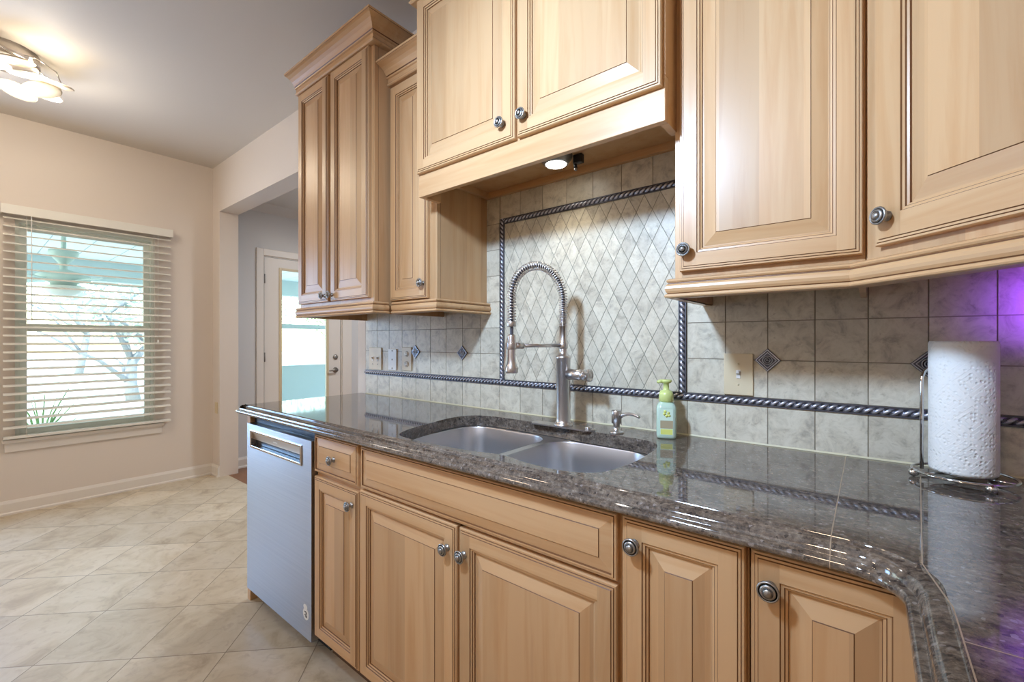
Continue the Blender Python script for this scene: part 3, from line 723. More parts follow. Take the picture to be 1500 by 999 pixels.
m.add([(.618, -1.40, .874), (.618, -.001, .874), (.618, -.001, .914), (.618, -1.40, .914), (.07, -1.40, .914), (.07, -1.40, .874), (-2.26, -.001, .914), (-2.26, -.001, .874)], [(0, 1, 2, 3), (0, 3, 4, 5), (1, 7, 6, 2)])
m.build('slab', M['granite'], ct)
def seam(pts, zt=.9143, w_=.0009):
    m = MB()
    for p, q in zip(pts[:-1], pts[1:]):
        p, q = Vector(p), Vector(q); e = (q-p).normalized(); nn = Vector((e.y, -e.x))*w_
        m.poly_prism([tuple(p+nn), tuple(q+nn), tuple(q-nn), tuple(p-nn)], zt-.001, zt)
    return m
m = seam([(-.048, -.004), (-.046, -.600)])
m.build('seam', M['seam'], ct)
mm = MB()
for k in range(len(cprof)-1):
    d0, z0_ = cprof[k]; d1, z1_ = cprof[k+1]
    mm.add([(-.0468, NY-d0-.0004, z0_+.0003), (-.0452, NY-d0-.0004, z0_+.0003), (-.0452, NY-d1-.0004, z1_+.0003), (-.0468, NY-d1-.0004, z1_+.0003)], [(0, 1, 2, 3)])
mm.build('seam', M['seam'], ct)
seam([(.092, -.02), (.054, -.63)]).build('seam', M['seam'], ct)
seam([(.054, -.63), (.072, -.74), (.072, -1.38)], w_=.0007).build('seam', M['seam'], ct)
seam([(.072, -.812), (.617, -.79)], w_=.0007).build('seam', M['seam'], ct)

# sink
sk = thing('sink', 'double bowl stainless steel undermount sink', 'sink', (-.87, -.35, .70))
def rrect(x0_, x1_, y0_, y1_, r, n=8, ins=0):
    x0_ += ins; x1_ -= ins; y0_ += ins; y1_ -= ins; r = max(r-ins, .008); out = []
    for cx, cy, a0 in ((x1_-r, y1_-r, 0), (x0_+r, y1_-r, PI/2), (x0_+r, y0_+r, PI), (x1_-r, y0_+r, 1.5*PI)):
        for k in range(n+1): a = a0+k*PI/2/n; out.append((cx+r*math.cos(a), cy+r*math.sin(a)))
    return out
B1 = (-1.240, -.862, -.572, -.142, .085); B2 = (-.836, -.492, -.572, -.150, .085)
MB().poly_prism(rrect(-1.30, -.41, -.582, -.085, .06), .8700, .8725, holes=[rrect(*B1), rrect(*B2)]).build('flange', M['sink_steel'], sk)
for B in (B1, B2):
    m = MB(); rings = [(0, .8725), (.002, .868), (.004, .80), (.008, .725), (.016, .700), (.034, .688), (.08, .684)]
    loops = [[(p[0], p[1], z) for p in rrect(*B, ins=i)] for i, z in rings]; n = len(loops[0])
    vs = [p for L_ in loops for p in L_]; fs = []
    for i in range(len(loops)-1):
        for k in range(n): k2 = (k+1) % n; fs.append((i*n+k, i*n+k2, (i+1)*n+k2, (i+1)*n+k))
    fs.append(tuple((len(loops)-1)*n+k for k in range(n)))
    m.add(vs, fs, 0, True); bo = m.build('bowl', M['sink_steel'], sk)
    cx, cy = (B[0]+B[1])/2, (B[2]+B[3])/2
    MB().lathe([(.045, .6842), (.044, .6862), (.034, .686), (.030, .6848), (0, .6848)], (cx, cy, 0), n=24).build('drain', M['chrome'], bo)

# ------------------------------------------------------------------ tile backsplash
PX = .111; cx_ = lambda k: (k-19.03)*PX
ZA, ZB = 1.2668, 1.1558
bs = thing('tile_backsplash', 'beige travertine tile backsplash with framed diamond panel behind the sink', 'backsplash', (-.8, .004, .914))
G = .0014; m = MB(); rt = random.Random(11)
def tile(poly):
    m.poly_prism(poly, 0, .0075, xform=lambda x, y, z: (x, .0075-z, y), shade=rt.uniform(.05, 1))
def tiles(X0, X1, rows, off=0):
    for z0_, z1_ in rows:
        for k in range(-2, 27):
            a, b = max(cx_(k), X0), min(cx_(k+1), X1)
            if b-a < .006: continue
            tile([(a+G, z0_+G), (b-G, z0_+G), (b-G, z1_-G), (a+G, z1_-G)])
XL = -2.222
tiles(XL, .618, [(.9145, 1.0244)])
rows3 = [(1.0479, ZB), (ZB, ZA), (ZA, ZA+PX)]
tiles(XL, -1.2208, rows3); tiles(-.45, .618, rows3)
tiles(-1.31, -1.2208, [(ZA+PX*k, ZA+PX*(k+1)) for k in (1, 2, 3)]+[(ZA+PX*4, 1.823)])
tiles(-1.2208, -.385, [(1.7247, 1.823)])
tiles(-.45, -.36, [(ZA+PX*k, ZA+PX*(k+1)) for k in (1, 2, 3)]+[(ZA+PX*4, 1.7247)])
m.build('field_tiles', M['tile'], bs)
# diamonds clipped to the panel
m = MB(); PX0, PX1, PZ0, PZ1 = -1.1974, -.4733, 1.0479, 1.7026
def clip(poly, ax, val, keep_less):
    out = []
    for i in range(len(poly)):
        p, q = poly[i], poly[(i+1) % len(poly)]
        ip = (p[ax] <= val) == keep_less or p[ax] == val; iq = (q[ax] <= val) == keep_less or q[ax] == val
        if ip: out.append(p)
        if ip != iq:
            t = (val-p[ax])/(q[ax]-p[ax]); out.append((p[0]+(q[0]-p[0])*t, p[1]+(q[1]-p[1])*t))
    return out
hw, hh = .0555/2, .1065/2
for i in range(-40, 60):
    for j in range(-14, 16):
        cx, cz = -.5599+i*hw, 1.6459+hh+j*hh
        if (i+j) % 2: continue
        if cx < PX0-.05 or cx > PX1+.05 or cz < PZ0-.08 or cz > PZ1+.08: continue
        e = .0013
        pl_ = [(cx-hw+e, cz), (cx, cz-hh+e*1.9), (cx+hw-e, cz), (cx, cz+hh-e*1.9)]
        for ax, val, kl in ((0, PX1-.001, True), (0, PX0+.001, False), (1, PZ1-.001, True), (1, PZ0+.001, False)):
            if pl_: pl_ = clip(pl_, ax, val, kl)
        if len(pl_) >= 3:
            ar = abs(sum(pl_[k][0]*pl_[(k+1) % len(pl_)][1]-pl_[(k+1) % len(pl_)][0]*pl_[k][1] for k in range(len(pl_))))/2
            if ar > 2e-5: tile(pl_)
m.build('diamond_tiles', M['tile'], bs)
m = MB().box(XL, .618, .0016, .0085, .914, 1.40).box(-1.31, -.36, .0016, .0085, 1.40, 1.823); m.build('grout', M['grout'], bs)
MB().box(PX0, PX1, .0009, .0016, PZ0, PZ1).build('diamond_grout', M['grout2'], bs)
MB().add([(XL, -.0005, .9142), (.616, -.0005, .9142), (.616, -.0025, .9142), (XL, -.0025, .9142), (XL, -.0005, .9185), (.616, -.0005, .9185)], [(0, 1, 2, 3), (3, 2, 5, 4), (0, 4, 5, 1)]).build('caulk_line', M['caulk'], bs)
# twisted rope trim
def rope(p, q, hwid=.0118):
    p, q = Vector(p), Vector(q); e = (q-p); Ln = e.length; e.normalize(); sd = Vector((0, -1, 0)).cross(e)
    m = MB(); out = Vector((0, -1, 0))
    for s0, s1, t in ((-hwid, -.0085, .0050), (.0085, hwid, .0050), (-.0085, .0085, .0015)):
        vs = []
        for base in (p, q):
            for s_, d_ in ((s0, -.004), (s1, -.004), (s1, t), (s0, t)): vs.append(base+sd*s_+out*d_)
        m.add(vs, [(0, 1, 2, 3), (7, 6, 5, 4), (0, 4, 5, 1), (1, 5, 6, 2), (2, 6, 7, 3), (3, 7, 4, 0)])
    n = max(2, int(Ln/.0022)); K = 14; vs = []; tw = 2*PI/.037   # two strands
    for i in range(n+1):
        s_ = Ln*i/n
        for k in range(K):
            a = PI*(k/(K-1))
            rr = .0052+.0044*abs(math.sin((a*1.25+tw*s_)))**.75
            vs.append(p+e*s_+sd*(math.cos(a)*rr)+out*(math.sin(a)*rr*.95+.0005))
    fs = [(i*K+k, i*K+k+1, (i+1)*K+k+1, (i+1)*K+k) for i in range(n) for k in range(K-1)]
    ms = [1 if abs(math.sin(PI*(k+.5)/(K-1)*1.25+tw*Ln*(i+.5)/n)) > .66 else 0 for i in range(n) for k in range(K-1)]  # brighter ridge faces paint in the highlights of the twist
    m.add(vs, fs, ms, True); return m
rz = (1.0244+1.0479)/2
rope((XL, 0, rz), (.617, 0, rz)).build('rope_trim', [M['dark_pewter'], M['highlight_pewter']], bs)
rope((-1.2091, 0, rz+.0118), (-1.2091, 0, 1.7247)).build('rope_trim', [M['dark_pewter'], M['highlight_pewter']], bs)
rope((-.4617, 0, rz+.0118), (-.4617, 0, 1.7247)).build('rope_trim', [M['dark_pewter'], M['highlight_pewter']], bs)
rope((-1.2091+.0118, 0, 1.7137), (-.4617-.0118, 0, 1.7137)).build('rope_trim', [M['dark_pewter'], M['highlight_pewter']], bs)
for k in (3, 6, 17, 20, 23):
    X, Z, h = cx_(k), ZB, .033; m = MB()
    def sq(r, y): return [(X, y, Z-r), (X+r, y, Z), (X, y, Z+r), (X-r, y, Z)]
    seq = [(h, .001), (h, -.004), (h-.002, -.005), (h-.005, -.005), (h-.006, -.0025), (h-.009, -.0025), (h-.010, -.004), (h-.012, -.004), (h-.013, -.002), (0.0185, -.002)]
    for (r1, y1), (r2, y2) in zip(seq[:-1], seq[1:]):
        A, B = sq(r1, y1), sq(r2, y2)
        for q in range(4): m.add([A[q], A[(q+1) % 4], B[(q+1) % 4], B[q]], [(0, 1, 2, 3)], 1 if (y1 < -.0045 and y2 < -.0045) or (y1 == -.004 == y2 and r1 < h) else 0)  # ring ridges take the painted highlight tone
    m.add(sq(.0185, -.002), [(0, 1, 2, 3)])
    for pf, mi in (([(.0135, .002), (.0135, .0042)], 0), ([(.0135, .0042), (.0115, .0052), (.0108, .0046)], 1), ([(.0108, .0046), (.010, .003), (.0085, .003)], 0), ([(.0085, .003), (.0078, .0052), (.0062, .0055), (.0058, .0050)], 1), ([(.0058, .0050), (.005, .0035), (.0035, .0035)], 0), ([(.0035, .0035), (.0028, .0055), (0, .0066)], 1)):
        m.lathe(pf, (X, 0, Z), 'Y', 24, mi)
    m.build('diamond_inset', [M['dark_pewter'], M['highlight_pewter']], bs)
# plates ------------------------------------------------------------------
def plate(name, label, cat, X0, X1, Z0, Z1, mat, depth=.006):
    r = thing(name, label, cat, ((X0+X1)/2, 0, (Z0+Z1)/2))
    MB().box(X0, X1, -depth, -.0004, Z0, Z1, c=.002).build('cover_plate', mat, r); return r
p1 = plate('light_switch', 'almond single toggle switch plate on the tiles right of the soap bottle', 'light switch', -.3393, -.2610, 1.052, 1.1735, M['almond'])
cx, cz = -.300, 1.113
MB().box(cx-.0055, cx+.0055, -.0075, -.005, cz-.0125, cz+.0125, c=.001).add([(cx-.0045, -.006, cz-.004), (cx+.0045, -.006, cz-.004), (cx+.0045, -.006, cz+.008), (cx-.0045, -.006, cz+.008), (cx-.0035, -.018, cz+.004), (cx+.0035, -.018, cz+.004), (cx+.0035, -.018, cz+.012), (cx-.0035, -.018, cz+.012)],
    [(0, 1, 5, 4), (1, 2, 6, 5), (2, 3, 7, 6), (3, 0, 4, 7), (4, 5, 6, 7), (0, 3, 2, 1)]).build('toggle', M['white_plastic'], p1)
for dz in (.030, -.030): MB().lathe([(.003, .006), (.003, .007), (0, .0075)], (cx, 0, cz+dz), 'Y', 10).build('screw', M['almond'], p1)
p2 = plate('light_switch', 'almond double switch plate, leftmost of the plates on the tiles', 'light switch', -2.180, -2.064, 1.053, 1.174, M['almond'])
for dx in (-.023, .023):
    cx = -2.122+dx
    MB().box(cx-.005, cx+.005, -.0078, -.005, cz-.012, cz+.012, c=.001).box(cx-.004, cx+.004, -.016, -.007, cz-.001, cz+.008, c=.001).build('toggle', M['white_plastic'], p2)
    MB().lathe([(.003, .006), (.003, .007), (0, .0075)], (cx, 0, cz-.03), 'Y', 10).build('screw', M['pewter'], p2)
p3 = plate('phone_jack', 'narrow white jack plate between the double switch and the outlet', 'wall plate', -2.004, -1.932, 1.056, 1.168, M['white_plastic'])
for dz in (-.046, 0, .046): MB().lathe([(.004, .006), (.004, .0065), (0, .0066)], (-1.968, 0, 1.112+dz), 'Y', 12).build('screw' if dz else 'jack', M['slot'], p3)
p4 = plate('power_outlet', 'almond duplex outlet with white sockets, under the left end of the short cabinet', 'outlet', -1.885, -1.808, 1.058, 1.178, M['almond'])
for dz in (-.026, .026):
    o = MB().lathe([(.0175, .006), (.017, .008), (0, .008)], (-1.8465, 0, 1.118+dz), 'Y', 20, sy=.85).build('socket', M['white_plastic'], p4)
    MB().box(-1.854, -1.852, -.0084, -.0075, 1.118+dz, 1.118+dz+.008).box(-1.841, -1.839, -.0084, -.0075, 1.118+dz, 1.118+dz+.007).box(-1.849, -1.844, -.0084, -.0075, 1.118+dz-.009, 1.118+dz-.005).build('slots', M['slot'], o)
p5 = plate('power_outlet', 'small white outlet low on the stub wall in the far corner', 'outlet', -4.60, -4.54, .56, .66, M['almond'])

# ------------------------------------------------------------------ faucet
FXx, FYy = -.825, -.1285; SX, SY = -.890, -.332
fc = thing('kitchen_faucet', 'brushed nickel spring-neck pull-down faucet standing behind the sink', 'faucet', (FXx, FYy, .914))
m = MB(); m.poly_prism([(FXx-.004+(.098 if abs(a) < PI/2 else -.098)+.027*math.cos(a), FYy+.027*math.sin(a)) for a in [(-PI/2+.001)+k*(PI-.002)/12 for k in range(13)]+[(PI/2+.001)+k*(PI-.002)/12 for k in range(13)]], .9142, .9185)
m.build('deck_plate', M['steel'], fc)
MB().lathe([(.033, .9185), (.033, .923), (.029, .928), (.0255, .932), (.0245, .94), (.0245, 1.148), (.0262, 1.150), (.0262, 1.157), (.022, 1.160), (.015, 1.166), (.0135, 1.175), (.0135, 1.262), (0, 1.262)], (FXx, FYy, 0), n=32).build('body', M['steel'], fc)
h = MB().lathe([(.0185, .018), (.0185, .070), (.0165, .072), (.0165, .075), (.0185, .077), (.0185, .084), (.013, .088), (.013, .094), (.0205, .097), (.0215, .102), (.0205, .106), (.015, .107), (.0145, .105), (.008, .105), (.0075, .107), (0, .107)], (FXx, FYy, 1.096), 'X', 28).build('handle', M['steel'], fc)
MB().tube([(FXx+.100, FYy-.012, 1.100), (FXx+.104, FYy-.030, 1.104), (FXx+.106, FYy-.055, 1.108)], [.005, .005, .004], 8).build('lever', M['steel'], h)
MB().lathe([(.011, .9185), (.011, .923), (.009, .926), (0, .9265)], (-.727, FYy, 0), n=16).build('hole_cap', M['chrome'], fc)
hv = Vector((SX-FXx, SY-FYy, 0)); R = hv.length/2; hd = hv.normalized(); ZC = 1.353; cen = Vector(((SX+FXx)/2, (SY+FYy)/2, 0))
def neck(n=400, z_end=1.262):
    pts = []; L1 = ZC-1.262; L2 = PI*R; L3 = ZC-z_end; T = L1+L2+L3
    for i in range(n+1):
        s = T*i/n
        if s < L1: pts.append(Vector((FXx, FYy, 1.262+s)))
        elif s < L1+L2:
            a = (s-L1)/R; pts.append(Vector((cen.x, cen.y, ZC+R*math.sin(a)))-hd*(R*math.cos(a)))
        else: pts.append(Vector((SX, SY, ZC-(s-L1-L2))))
    return pts, T
cpts, T = neck(160, 1.20)
MB().tube(cpts, .0056, 10).build('hose', M['dark_pewter'], fc)
cp, T = neck(2600, 1.270); side = hd.cross(Vector((0, 0, 1))); coil = []; ph = 0
for i in range(0, len(cp)):
    t = (cp[min(i+1, len(cp)-1)]-cp[max(i-1, 0)]).normalized(); u2 = side.cross(t)
    s = T*i/(len(cp)-1); pitch = .0044+.0048*min(1, max(0, (s-.03)/.06)); ph += 2*PI*(T/(len(cp)-1))/pitch
    rr = .0132 if s > .05 else .0120
    coil.append(cp[i]+(side*math.cos(ph)+u2*math.sin(ph))*rr)
MB().tube(coil, .0019, 6).build('spring', M['steel'], fc)
MB().lathe([(.0, 1.256), (.0135, 1.256), (.0145, 1.258), (.0145, 1.272), (.0135, 1.274), (0, 1.274)], (SX, SY, 0), n=20).build('spring_collar', M['steel'], fc)
sp = MB().lathe([(.006, 1.232), (.0115, 1.230), (.0128, 1.226), (.0128, 1.160), (.0135, 1.145), (.0175, 1.132), (.0205, 1.124), (.0205, 1.112), (.019, 1.108), (0, 1.108)], (SX, SY, 0), n=26).build('spray_head', M['steel'], fc)
dl = Vector((-math.cos(YAW), -math.sin(YAW), 0))
m = MB(); c0 = Vector((SX, SY, 0))+dl*.0145
sdv = Vector((dl.y, -dl.x, 0))
vs = []
for z, o_, w2 in ((1.218, 0, .005), (1.20, .004, .006), (1.16, .006, .006), (1.125, .010, .006), (1.118, .008, .005)):
    for a, b in ((0, -1), (0, 1), (.004, 1), (.004, -1)): vs.append(c0+dl*(o_+a-.002)+sdv*(b*w2)+Vector((0, 0, z)))
fs = [(i*4+k, i*4+(k+1) % 4, i*4+4+(k+1) % 4, i*4+4+k) for i in range(4) for k in range(4)]+[(3, 2, 1, 0), (16, 17, 18, 19)]
m.add(vs, fs); m.build('spray_trigger', M['steel'], sp)
ar = MB().tube([Vector((FXx, FYy, 1.195))+hd*.012, Vector((SX, SY, 1.195))-hd*.040], .0060, 12)
ar.tube([Vector((SX, SY, 1.195))-hd*.044, Vector((SX, SY, 1.195))-hd*.012], .0105, 14)
ar.lathe([(.0148, 1.184), (.0155, 1.186), (.0155, 1.204), (.0148, 1.206)], (SX, SY, 0), n=22).lathe([(.0145, 1.184), (.016, 1.186), (.016, 1.204), (.0145, 1.206)], (FXx, FYy, 0), n=22)
ar.build('docking_arm', M['steel'], fc)

# built-in soap dispenser
sd = thing('soap_dispenser', 'brushed nickel built-in soap pump on the counter right of the faucet', 'soap dispenser', (-.636, -.108, .914))
MB().lathe([(.023, .9142), (.023, .918), (.019, .920), (.0105, .922), (.010, .944), (.0155, .946), (.0158, .984), (.0145, .987), (0, .988)], (-.636, -.108, 0), n=26).build('pump_body', M['steel'], sd)
MB().tube([(-.624, -.110, .966), (-.612, -.113, .974), (-.595, -.117, .980), (-.572, -.122, .981), (-.556, -.125, .977), (-.552, -.126, .974)], [.006, .0058, .0052, .0048, .0045, .0045], 10).build('spout', M['steel'], sd)

# foaming hand soap bottle
BX, BY = -.4876, -.0735
bt = thing('soap_bottle', 'translucent green foaming hand soap bottle with lime pump', 'soap bottle', (BX, BY, .9142), math.radians(22))
t = NT('pale_green_soap'); t.set(Base_Color=srgb(206, 230, 208), Roughness=.18, Subsurface_Weight=.3, Subsurface_Radius=(.02, .03, .02), Subsurface_Scale=.5, Transmission_Weight=.15); M['soap'] = t.m
M['lime'] = plain('lime_plastic', srgb(208, 218, 136), .35)
m = MB(); prof = [(.0, .0), (.024, .0), (.0275, .003), (.0285, .01), (.0285, .090), (.0270, .098), (.022, .106), (.017, .110), (.017, .114)]
for_l = []
for r_, z in prof:
    rr = min(.011, r_*.45); for_l.append([(p[0], p[1], z) for p in (rrect(-r_, r_, -r_, r_, rr+.001, 5) if r_ > .018 else [(r_*math.cos(a), r_*math.sin(a)) for a in [PI/12+k*2*PI/24-PI/12 for k in range(24)]] if r_ > 0 else [(0, 0)]*24)])
n = 24
vs = [p for L_ in for_l for p in L_]; fs = [(i*n+k, i*n+(k+1) % n, (i+1)*n+(k+1) % n, (i+1)*n+k) for i in range(len(for_l)-1) for k in range(n)]+[tuple((len(for_l)-1)*n+k for k in range(n))]
m.add(vs, fs, 0, True); m.build('bottle', M['soap'], bt, rel=False)
m = MB().lathe([(.0185, .110), (.0215, .112), (.0215, .132), (.018, .142), (.010, .146), (.0085, .148), (.0085, .166), (.014, .168), (.0165, .172), (.016, .177), (0, .178)], (0, 0, 0), n=24)
m.tube([(0, 0, .172), (-.016, -.007, .173), (-.026, -.012, .170)], [.007, .0055, .0045], 8); m.build('pump', M['lime'], bt, rel=False)
m = MB(); fy = -.0287
def lab(x, z, w_, h_, mi, dy): m.add([(x-w_/2, fy-dy, z-h_/2), (x+w_/2, fy-dy, z-h_/2), (x+w_/2, fy-dy, z+h_/2), (x-w_/2, fy-dy, z+h_/2), (x-w_/2, fy+.0003, z-h_/2), (x+w_/2, fy+.0003, z-h_/2), (x+w_/2, fy+.0003, z+h_/2), (x-w_/2, fy+.0003, z+h_/2)], [(0, 1, 2, 3), (4, 5, 1, 0), (2, 6, 7, 3), (1, 5, 6, 2), (0, 3, 7, 4)], mi)
lab(0, .052, .037, .078, 0, .0002); lab(0, .044, .036, .024, 1, .0004); lab(0, .022, .034, .016, 2, .0004)
for dx, dz in ((-.006, .076), (.005, .079), (0, .070), (.007, .071), (-.004, .083)): m.lathe([(.0045, 0), (.0045, .0006), (0, .0007)], (dx, fy, dz), 'Y', 8, m=2)
m.build('label', [plain('label_pale', srgb(212, 234, 212), .5), plain('label_tan', srgb(176, 162, 130), .5), plain('label_yellow', srgb(222, 226, 120), .5)], bt, rel=False)

# paper towels and holder
HX, HY = .152, -.108
ph_ = thing('paper_towel_holder', 'chrome wire paper towel holder with ball feet at the right end of the counter', 'paper towel holder', (HX, HY, .914))
circ = lambda r_, z, n=48: [(HX+r_*math.cos(k*2*PI/n), HY+r_*math.sin(k*2*PI/n), z) for k in range(n)]
m = MB().tube(circ(.080, .930), .0028, 8, closed=True).tube(circ(.030, .930, 24), .0022, 8, closed=True)
for k in range(3):
    a = math.radians(215+k*120); m.tube([(HX+.030*math.cos(a), HY+.030*math.sin(a), .930), (HX+.080*math.cos(a), HY+.080*math.sin(a), .930)], .0022, 6)
m.build('base_ring', M['chrome'], ph_)
for dx, dy in ((.0753, .915), ):
    pass
for bx, by in ((.0745, -.124), (.1835, -.180), (.205, -.047)):
    MB().lathe([(.0, .0)]+[(.0095*math.sin(k*PI/10), .0095-.0095*math.cos(k*PI/10)) for k in range(1, 10)]+[(0, .019)], (bx, by, .9142), n=18).build('ball_foot', M['chrome'], ph_)
MB().tube([(HX, HY, .930), (HX, HY, 1.205)], .0035, 8).build('centre_post', M['chrome'], ph_)
MB().tube([(.0885, HY, .930), (.0885, HY, 1.118), (.0890, HY+.002, 1.130), (.093, HY+.006, 1.142), (.101, HY+.018, 1.150), (.112, HY+.045, 1.152)], .0035, 10).build('tension_arm', M['chrome'], ph_)
def towel_mat():
    t = NT('quilted_paper'); tc = t.n('ShaderNodeTexCoord'); sp_ = t.n('ShaderNodeSeparateXYZ'); t.l(tc.outputs['Object'], sp_.inputs[0])
    ang = t.math('MULTIPLY', t.math('ARCTAN2', sp_.outputs[1], sp_.outputs[0]), .0535)
    cb = t.n('ShaderNodeCombineXYZ'); t.l(ang, cb.inputs[0]); t.l(sp_.outputs[2], cb.inputs[1])
    vo = t.n('ShaderNodeTexVoronoi', i_Scale=125.0, i_Randomness=.5); t.l(cb.outputs[0], vo.inputs[0])
    dots = t.ramp(vo.outputs['Distance'], [(.18, (0, 0, 0, 1)), (.42, (1, 1, 1, 1))])
    # large quilted lozenges
    u = t.math('MULTIPLY', t.math('ADD', ang, sp_.outputs[2]), 13.0); v = t.math('MULTIPLY', t.math('SUBTRACT', ang, sp_.outputs[2]), 13.0)
    tri_ = lambda f: t.math('ABSOLUTE', t.math('SUBTRACT', t.math('FRACT', f), .5))
    q = t.math('MAXIMUM', tri_(u), tri_(v)); rg = t.math('FRACT', t.math('MULTIPLY', q, 8.0)); ring = t.ramp(rg, [(.0, (0, 0, 0, 1)), (.18, (1, 1, 1, 1)), (.8, (1, 1, 1, 1))])
    msk = t.math('GREATER_THAN', q, .30)
    h_ = t.math('ADD', t.math('MULTIPLY', dots, t.math('SUBTRACT', 1.0, t.math('MULTIPLY', msk, .5))), t.math('MULTIPLY', ring, .32))
    t.set(Base_Color=srgb(240, 238, 232), Roughness=.9); t.bump(h_, .55, .0024); return t.m
rl = MB(); r_ = .0535
rl.lathe([(.020, .935), (r_-.004, .9345), (r_-.001, .937), (r_, .942), (r_, 1.206), (r_-.002, 1.210), (.020, 1.210), (.0195, 1.10), (.020, .935)], (HX, HY, 0), n=64)
o = thing('paper_towel_roll', 'white quilted paper towel roll standing on the chrome holder', 'paper towels', (HX, HY, .934))
rl.build('paper', towel_mat(), o)
MB().lathe([(.0195, .935), (.0195, 1.210), (.0185, 1.210), (.0185, .935), (.0195, .935)], (HX, HY, 0), n=32).build('cardboard_core', plain('cardboard', srgb(170, 140, 105), .8), o)

# spotlight under the sink cabinet -------------------------------------------
LX, LY = -.842, -.148
ul = thing('spotlight', 'small round spotlight fixed under the sink wall cabinet', 'spotlight', (LX, LY, 1.846))
MB().lathe([(0, 1.8455), (.058, 1.8455), (.056, 1.838), (.044, 1.822), (.040, 1.818), (.036, 1.818), (.036, 1.826), (0, 1.828)], (LX, LY, 0), n=32).build('housing', M['pewter'], ul)
MB().lathe([(.0355, 1.822), (.034, 1.816), (.02, 1.8145), (0, 1.814)], (LX, LY, 0), n=24).build('lens', emit('spot_lens', (1, .97, .9, 1), 14), ul)
sl = light('spotlight_light', 'SPOT', (LX, LY, 1.808), 2.6, (1, .93, .80), size=.02); sl.data.spot_size = math.radians(120); sl.data.spot_blend = .7
ck = thing('cable_clamp', 'small black clamp beside the spotlight under the cabinet', 'clamp', (-.78, -.115, 1.846))
MB().box(-.790, -.756, -.124, -.104, 1.815, 1.8455, c=.003).tube([(-.786, -.115, 1.822), (-.782, -.117, 1.800)], .006, 10).build('clamp_body', M['black'], ck)
MB().lathe([(0, 1.800), (.005, 1.801), (.006, 1.806), (.004, 1.809)], (-.782, -.117, -.008), n=12).build('clamp_tip', M['pewter'], ck)

# dining area ceiling lamp ------------------------------------------------------
CX, CY = -3.64, -1.296
cl = thing('ceiling_lamp', 'cluster ceiling lamp of white glass discs and chrome loops over the dining area', 'ceiling lamp', (CX, CY, 2.62))
MB().lathe([(0, 2.785), (.138, 2.785), (.138, 2.725), (.130, 2.716), (0, 2.714)], (CX, CY, 0), n=40).build('canopy', M['steel'], cl)
mg = NT('opal_glass'); mg.set(Base_Color=srgb(226, 212, 186), Roughness=.25, Transmission_Weight=.0, Emission_Color=(1, .90, .74, 1), Emission_Strength=.02); M['opal'] = mg.m
mg2 = NT('lit_opal_glass'); mg2.set(Base_Color=srgb(250, 246, 238), Roughness=.25, Emission_Color=(1, .93, .82, 1), Emission_Strength=.35); M['opal_lit'] = mg2.m
M['bulb'] = emit('bulb_glow', (1, .86, .62, 1), 30)
rl_ = random.Random(5)
bulbs = []
for k in range(12):
    a = k*PI/6+.12; rr = (.20, .145)[k % 2]; z = (2.662, 2.636)[k % 2]+rl_.uniform(-.008, .008)
    x, y = CX+rr*math.cos(a), CY+rr*math.sin(a)
    rot = Matrix.Rotation(rl_.uniform(-.25, .25), 3, 'X') @ Matrix.Rotation(rl_.uniform(-.25, .25), 3, 'Y')
    MB().lathe([(0, .010), (.045, .008), (.075, .002), (.083, -.004), (.075, -.008), (.045, -.006), (0, -.004)], (x, y, z), n=28, rot=rot).build('glass_disc', M['opal_lit'] if k in (1, 4, 6, 9, 11) else M['opal'], cl)
    if k % 3 == 0:
        bx, by = CX+(rr+.03)*math.cos(a+.26), CY+(rr+.03)*math.sin(a+.26)
        bulbs.append((bx, by, 2.672))
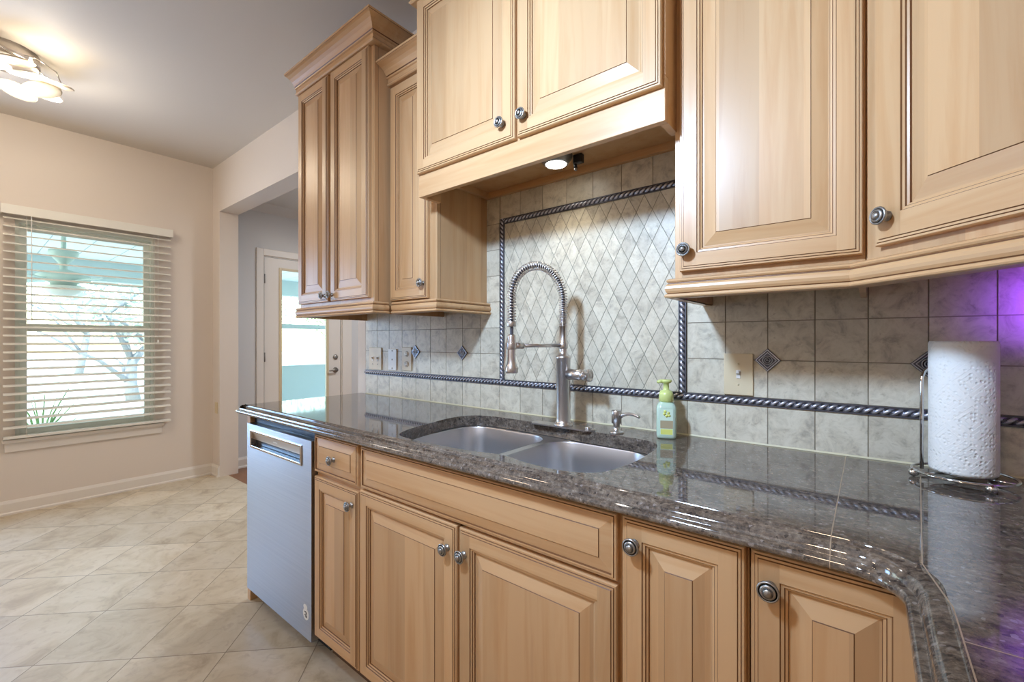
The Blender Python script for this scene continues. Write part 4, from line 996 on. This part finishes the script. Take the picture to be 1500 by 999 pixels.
for k in range(5):
    a = k*2*PI/5; m = MB()
    m.tube([(CX+.05*math.cos(a), CY+.05*math.sin(a), 2.752), (CX+.11*math.cos(a+.3), CY+.11*math.sin(a+.3), 2.745), (CX+.18*math.cos(a+.7), CY+.18*math.sin(a+.7), 2.735), (CX+.215*math.cos(a+1.1), CY+.215*math.sin(a+1.1), 2.715), (CX+.22*math.cos(a+1.4), CY+.22*math.sin(a+1.4), 2.680)], .0032, 8)
    m.build('chrome_loop', M['chrome'], cl)
for bx, by, bz in bulbs:
    m = MB().lathe([(0, -.012), (.008, -.008), (.011, 0), (.008, .009), (.005, .014), (.005, .022)], (bx, by, bz), n=14)
    m.build('bulb', M['bulb'], cl)
for k in range(4):
    a = k*PI/2+.6
    light('ceiling_lamp_light', 'POINT', (CX+.27*math.cos(a), CY+.27*math.sin(a), 2.635), 2.3, (1, .86, .68), size=.012)
light('ceiling_lamp_down_light', 'POINT', (CX, CY, 2.56), 13, (1, .86, .66), size=.15)

# hanging lamp of the kitchen (outside the picture, gives the main light) and the purple lamp
kl = thing('pendant_lamp', 'small metal pendant spotlight hanging in the kitchen outside the picture', 'pendant lamp', (-.83, -1.51, 2.0))
MB().tube([(-.83, -1.51, 2.785), (-.83, -1.51, 2.17)], .004, 8).build('cord', M['black'], kl)
MB().lathe([(.02, 2.17), (.035, 2.165), (.037, 2.145), (.036, 2.140), (.03, 2.150), (0, 2.155)], (-.83, -1.51, 0), n=20).build('lamp_holder', M['steel'], kl)
pu = thing('purple_lamp', 'small purple glowing lamp in the right corner of the counter outside the picture', 'lamp', (.46, -.15, .914))
MB().lathe([(.035, .914), (.035, .925), (.01, .935), (.008, 1.22), (.014, 1.23), (0, 1.23)], (.46, -.15, 0), n=20).build('stand', M['black'], pu)
MB().lathe([(0, 1.23), (.020, 1.235), (.026, 1.255), (.020, 1.275), (0, 1.282)], (.46, -.15, 0), n=20).build('bulb', emit('purple_bulb', (.35, .08, 1, 1), 6), pu)
# hall ceiling vent
vt = thing('ceiling_vent', 'white air vent on the ceiling beyond the wide opening', 'vent', (-3.45, .55, 2.56))
m = MB().box(-3.62, -3.28, .45, .65, 2.552, 2.56, c=.002)
for k in range(7): m.box(-3.60, -3.30, .468+k*.025, .478+k*.025, 2.546, 2.553)
m.build('grille', M['white_paint'], vt)
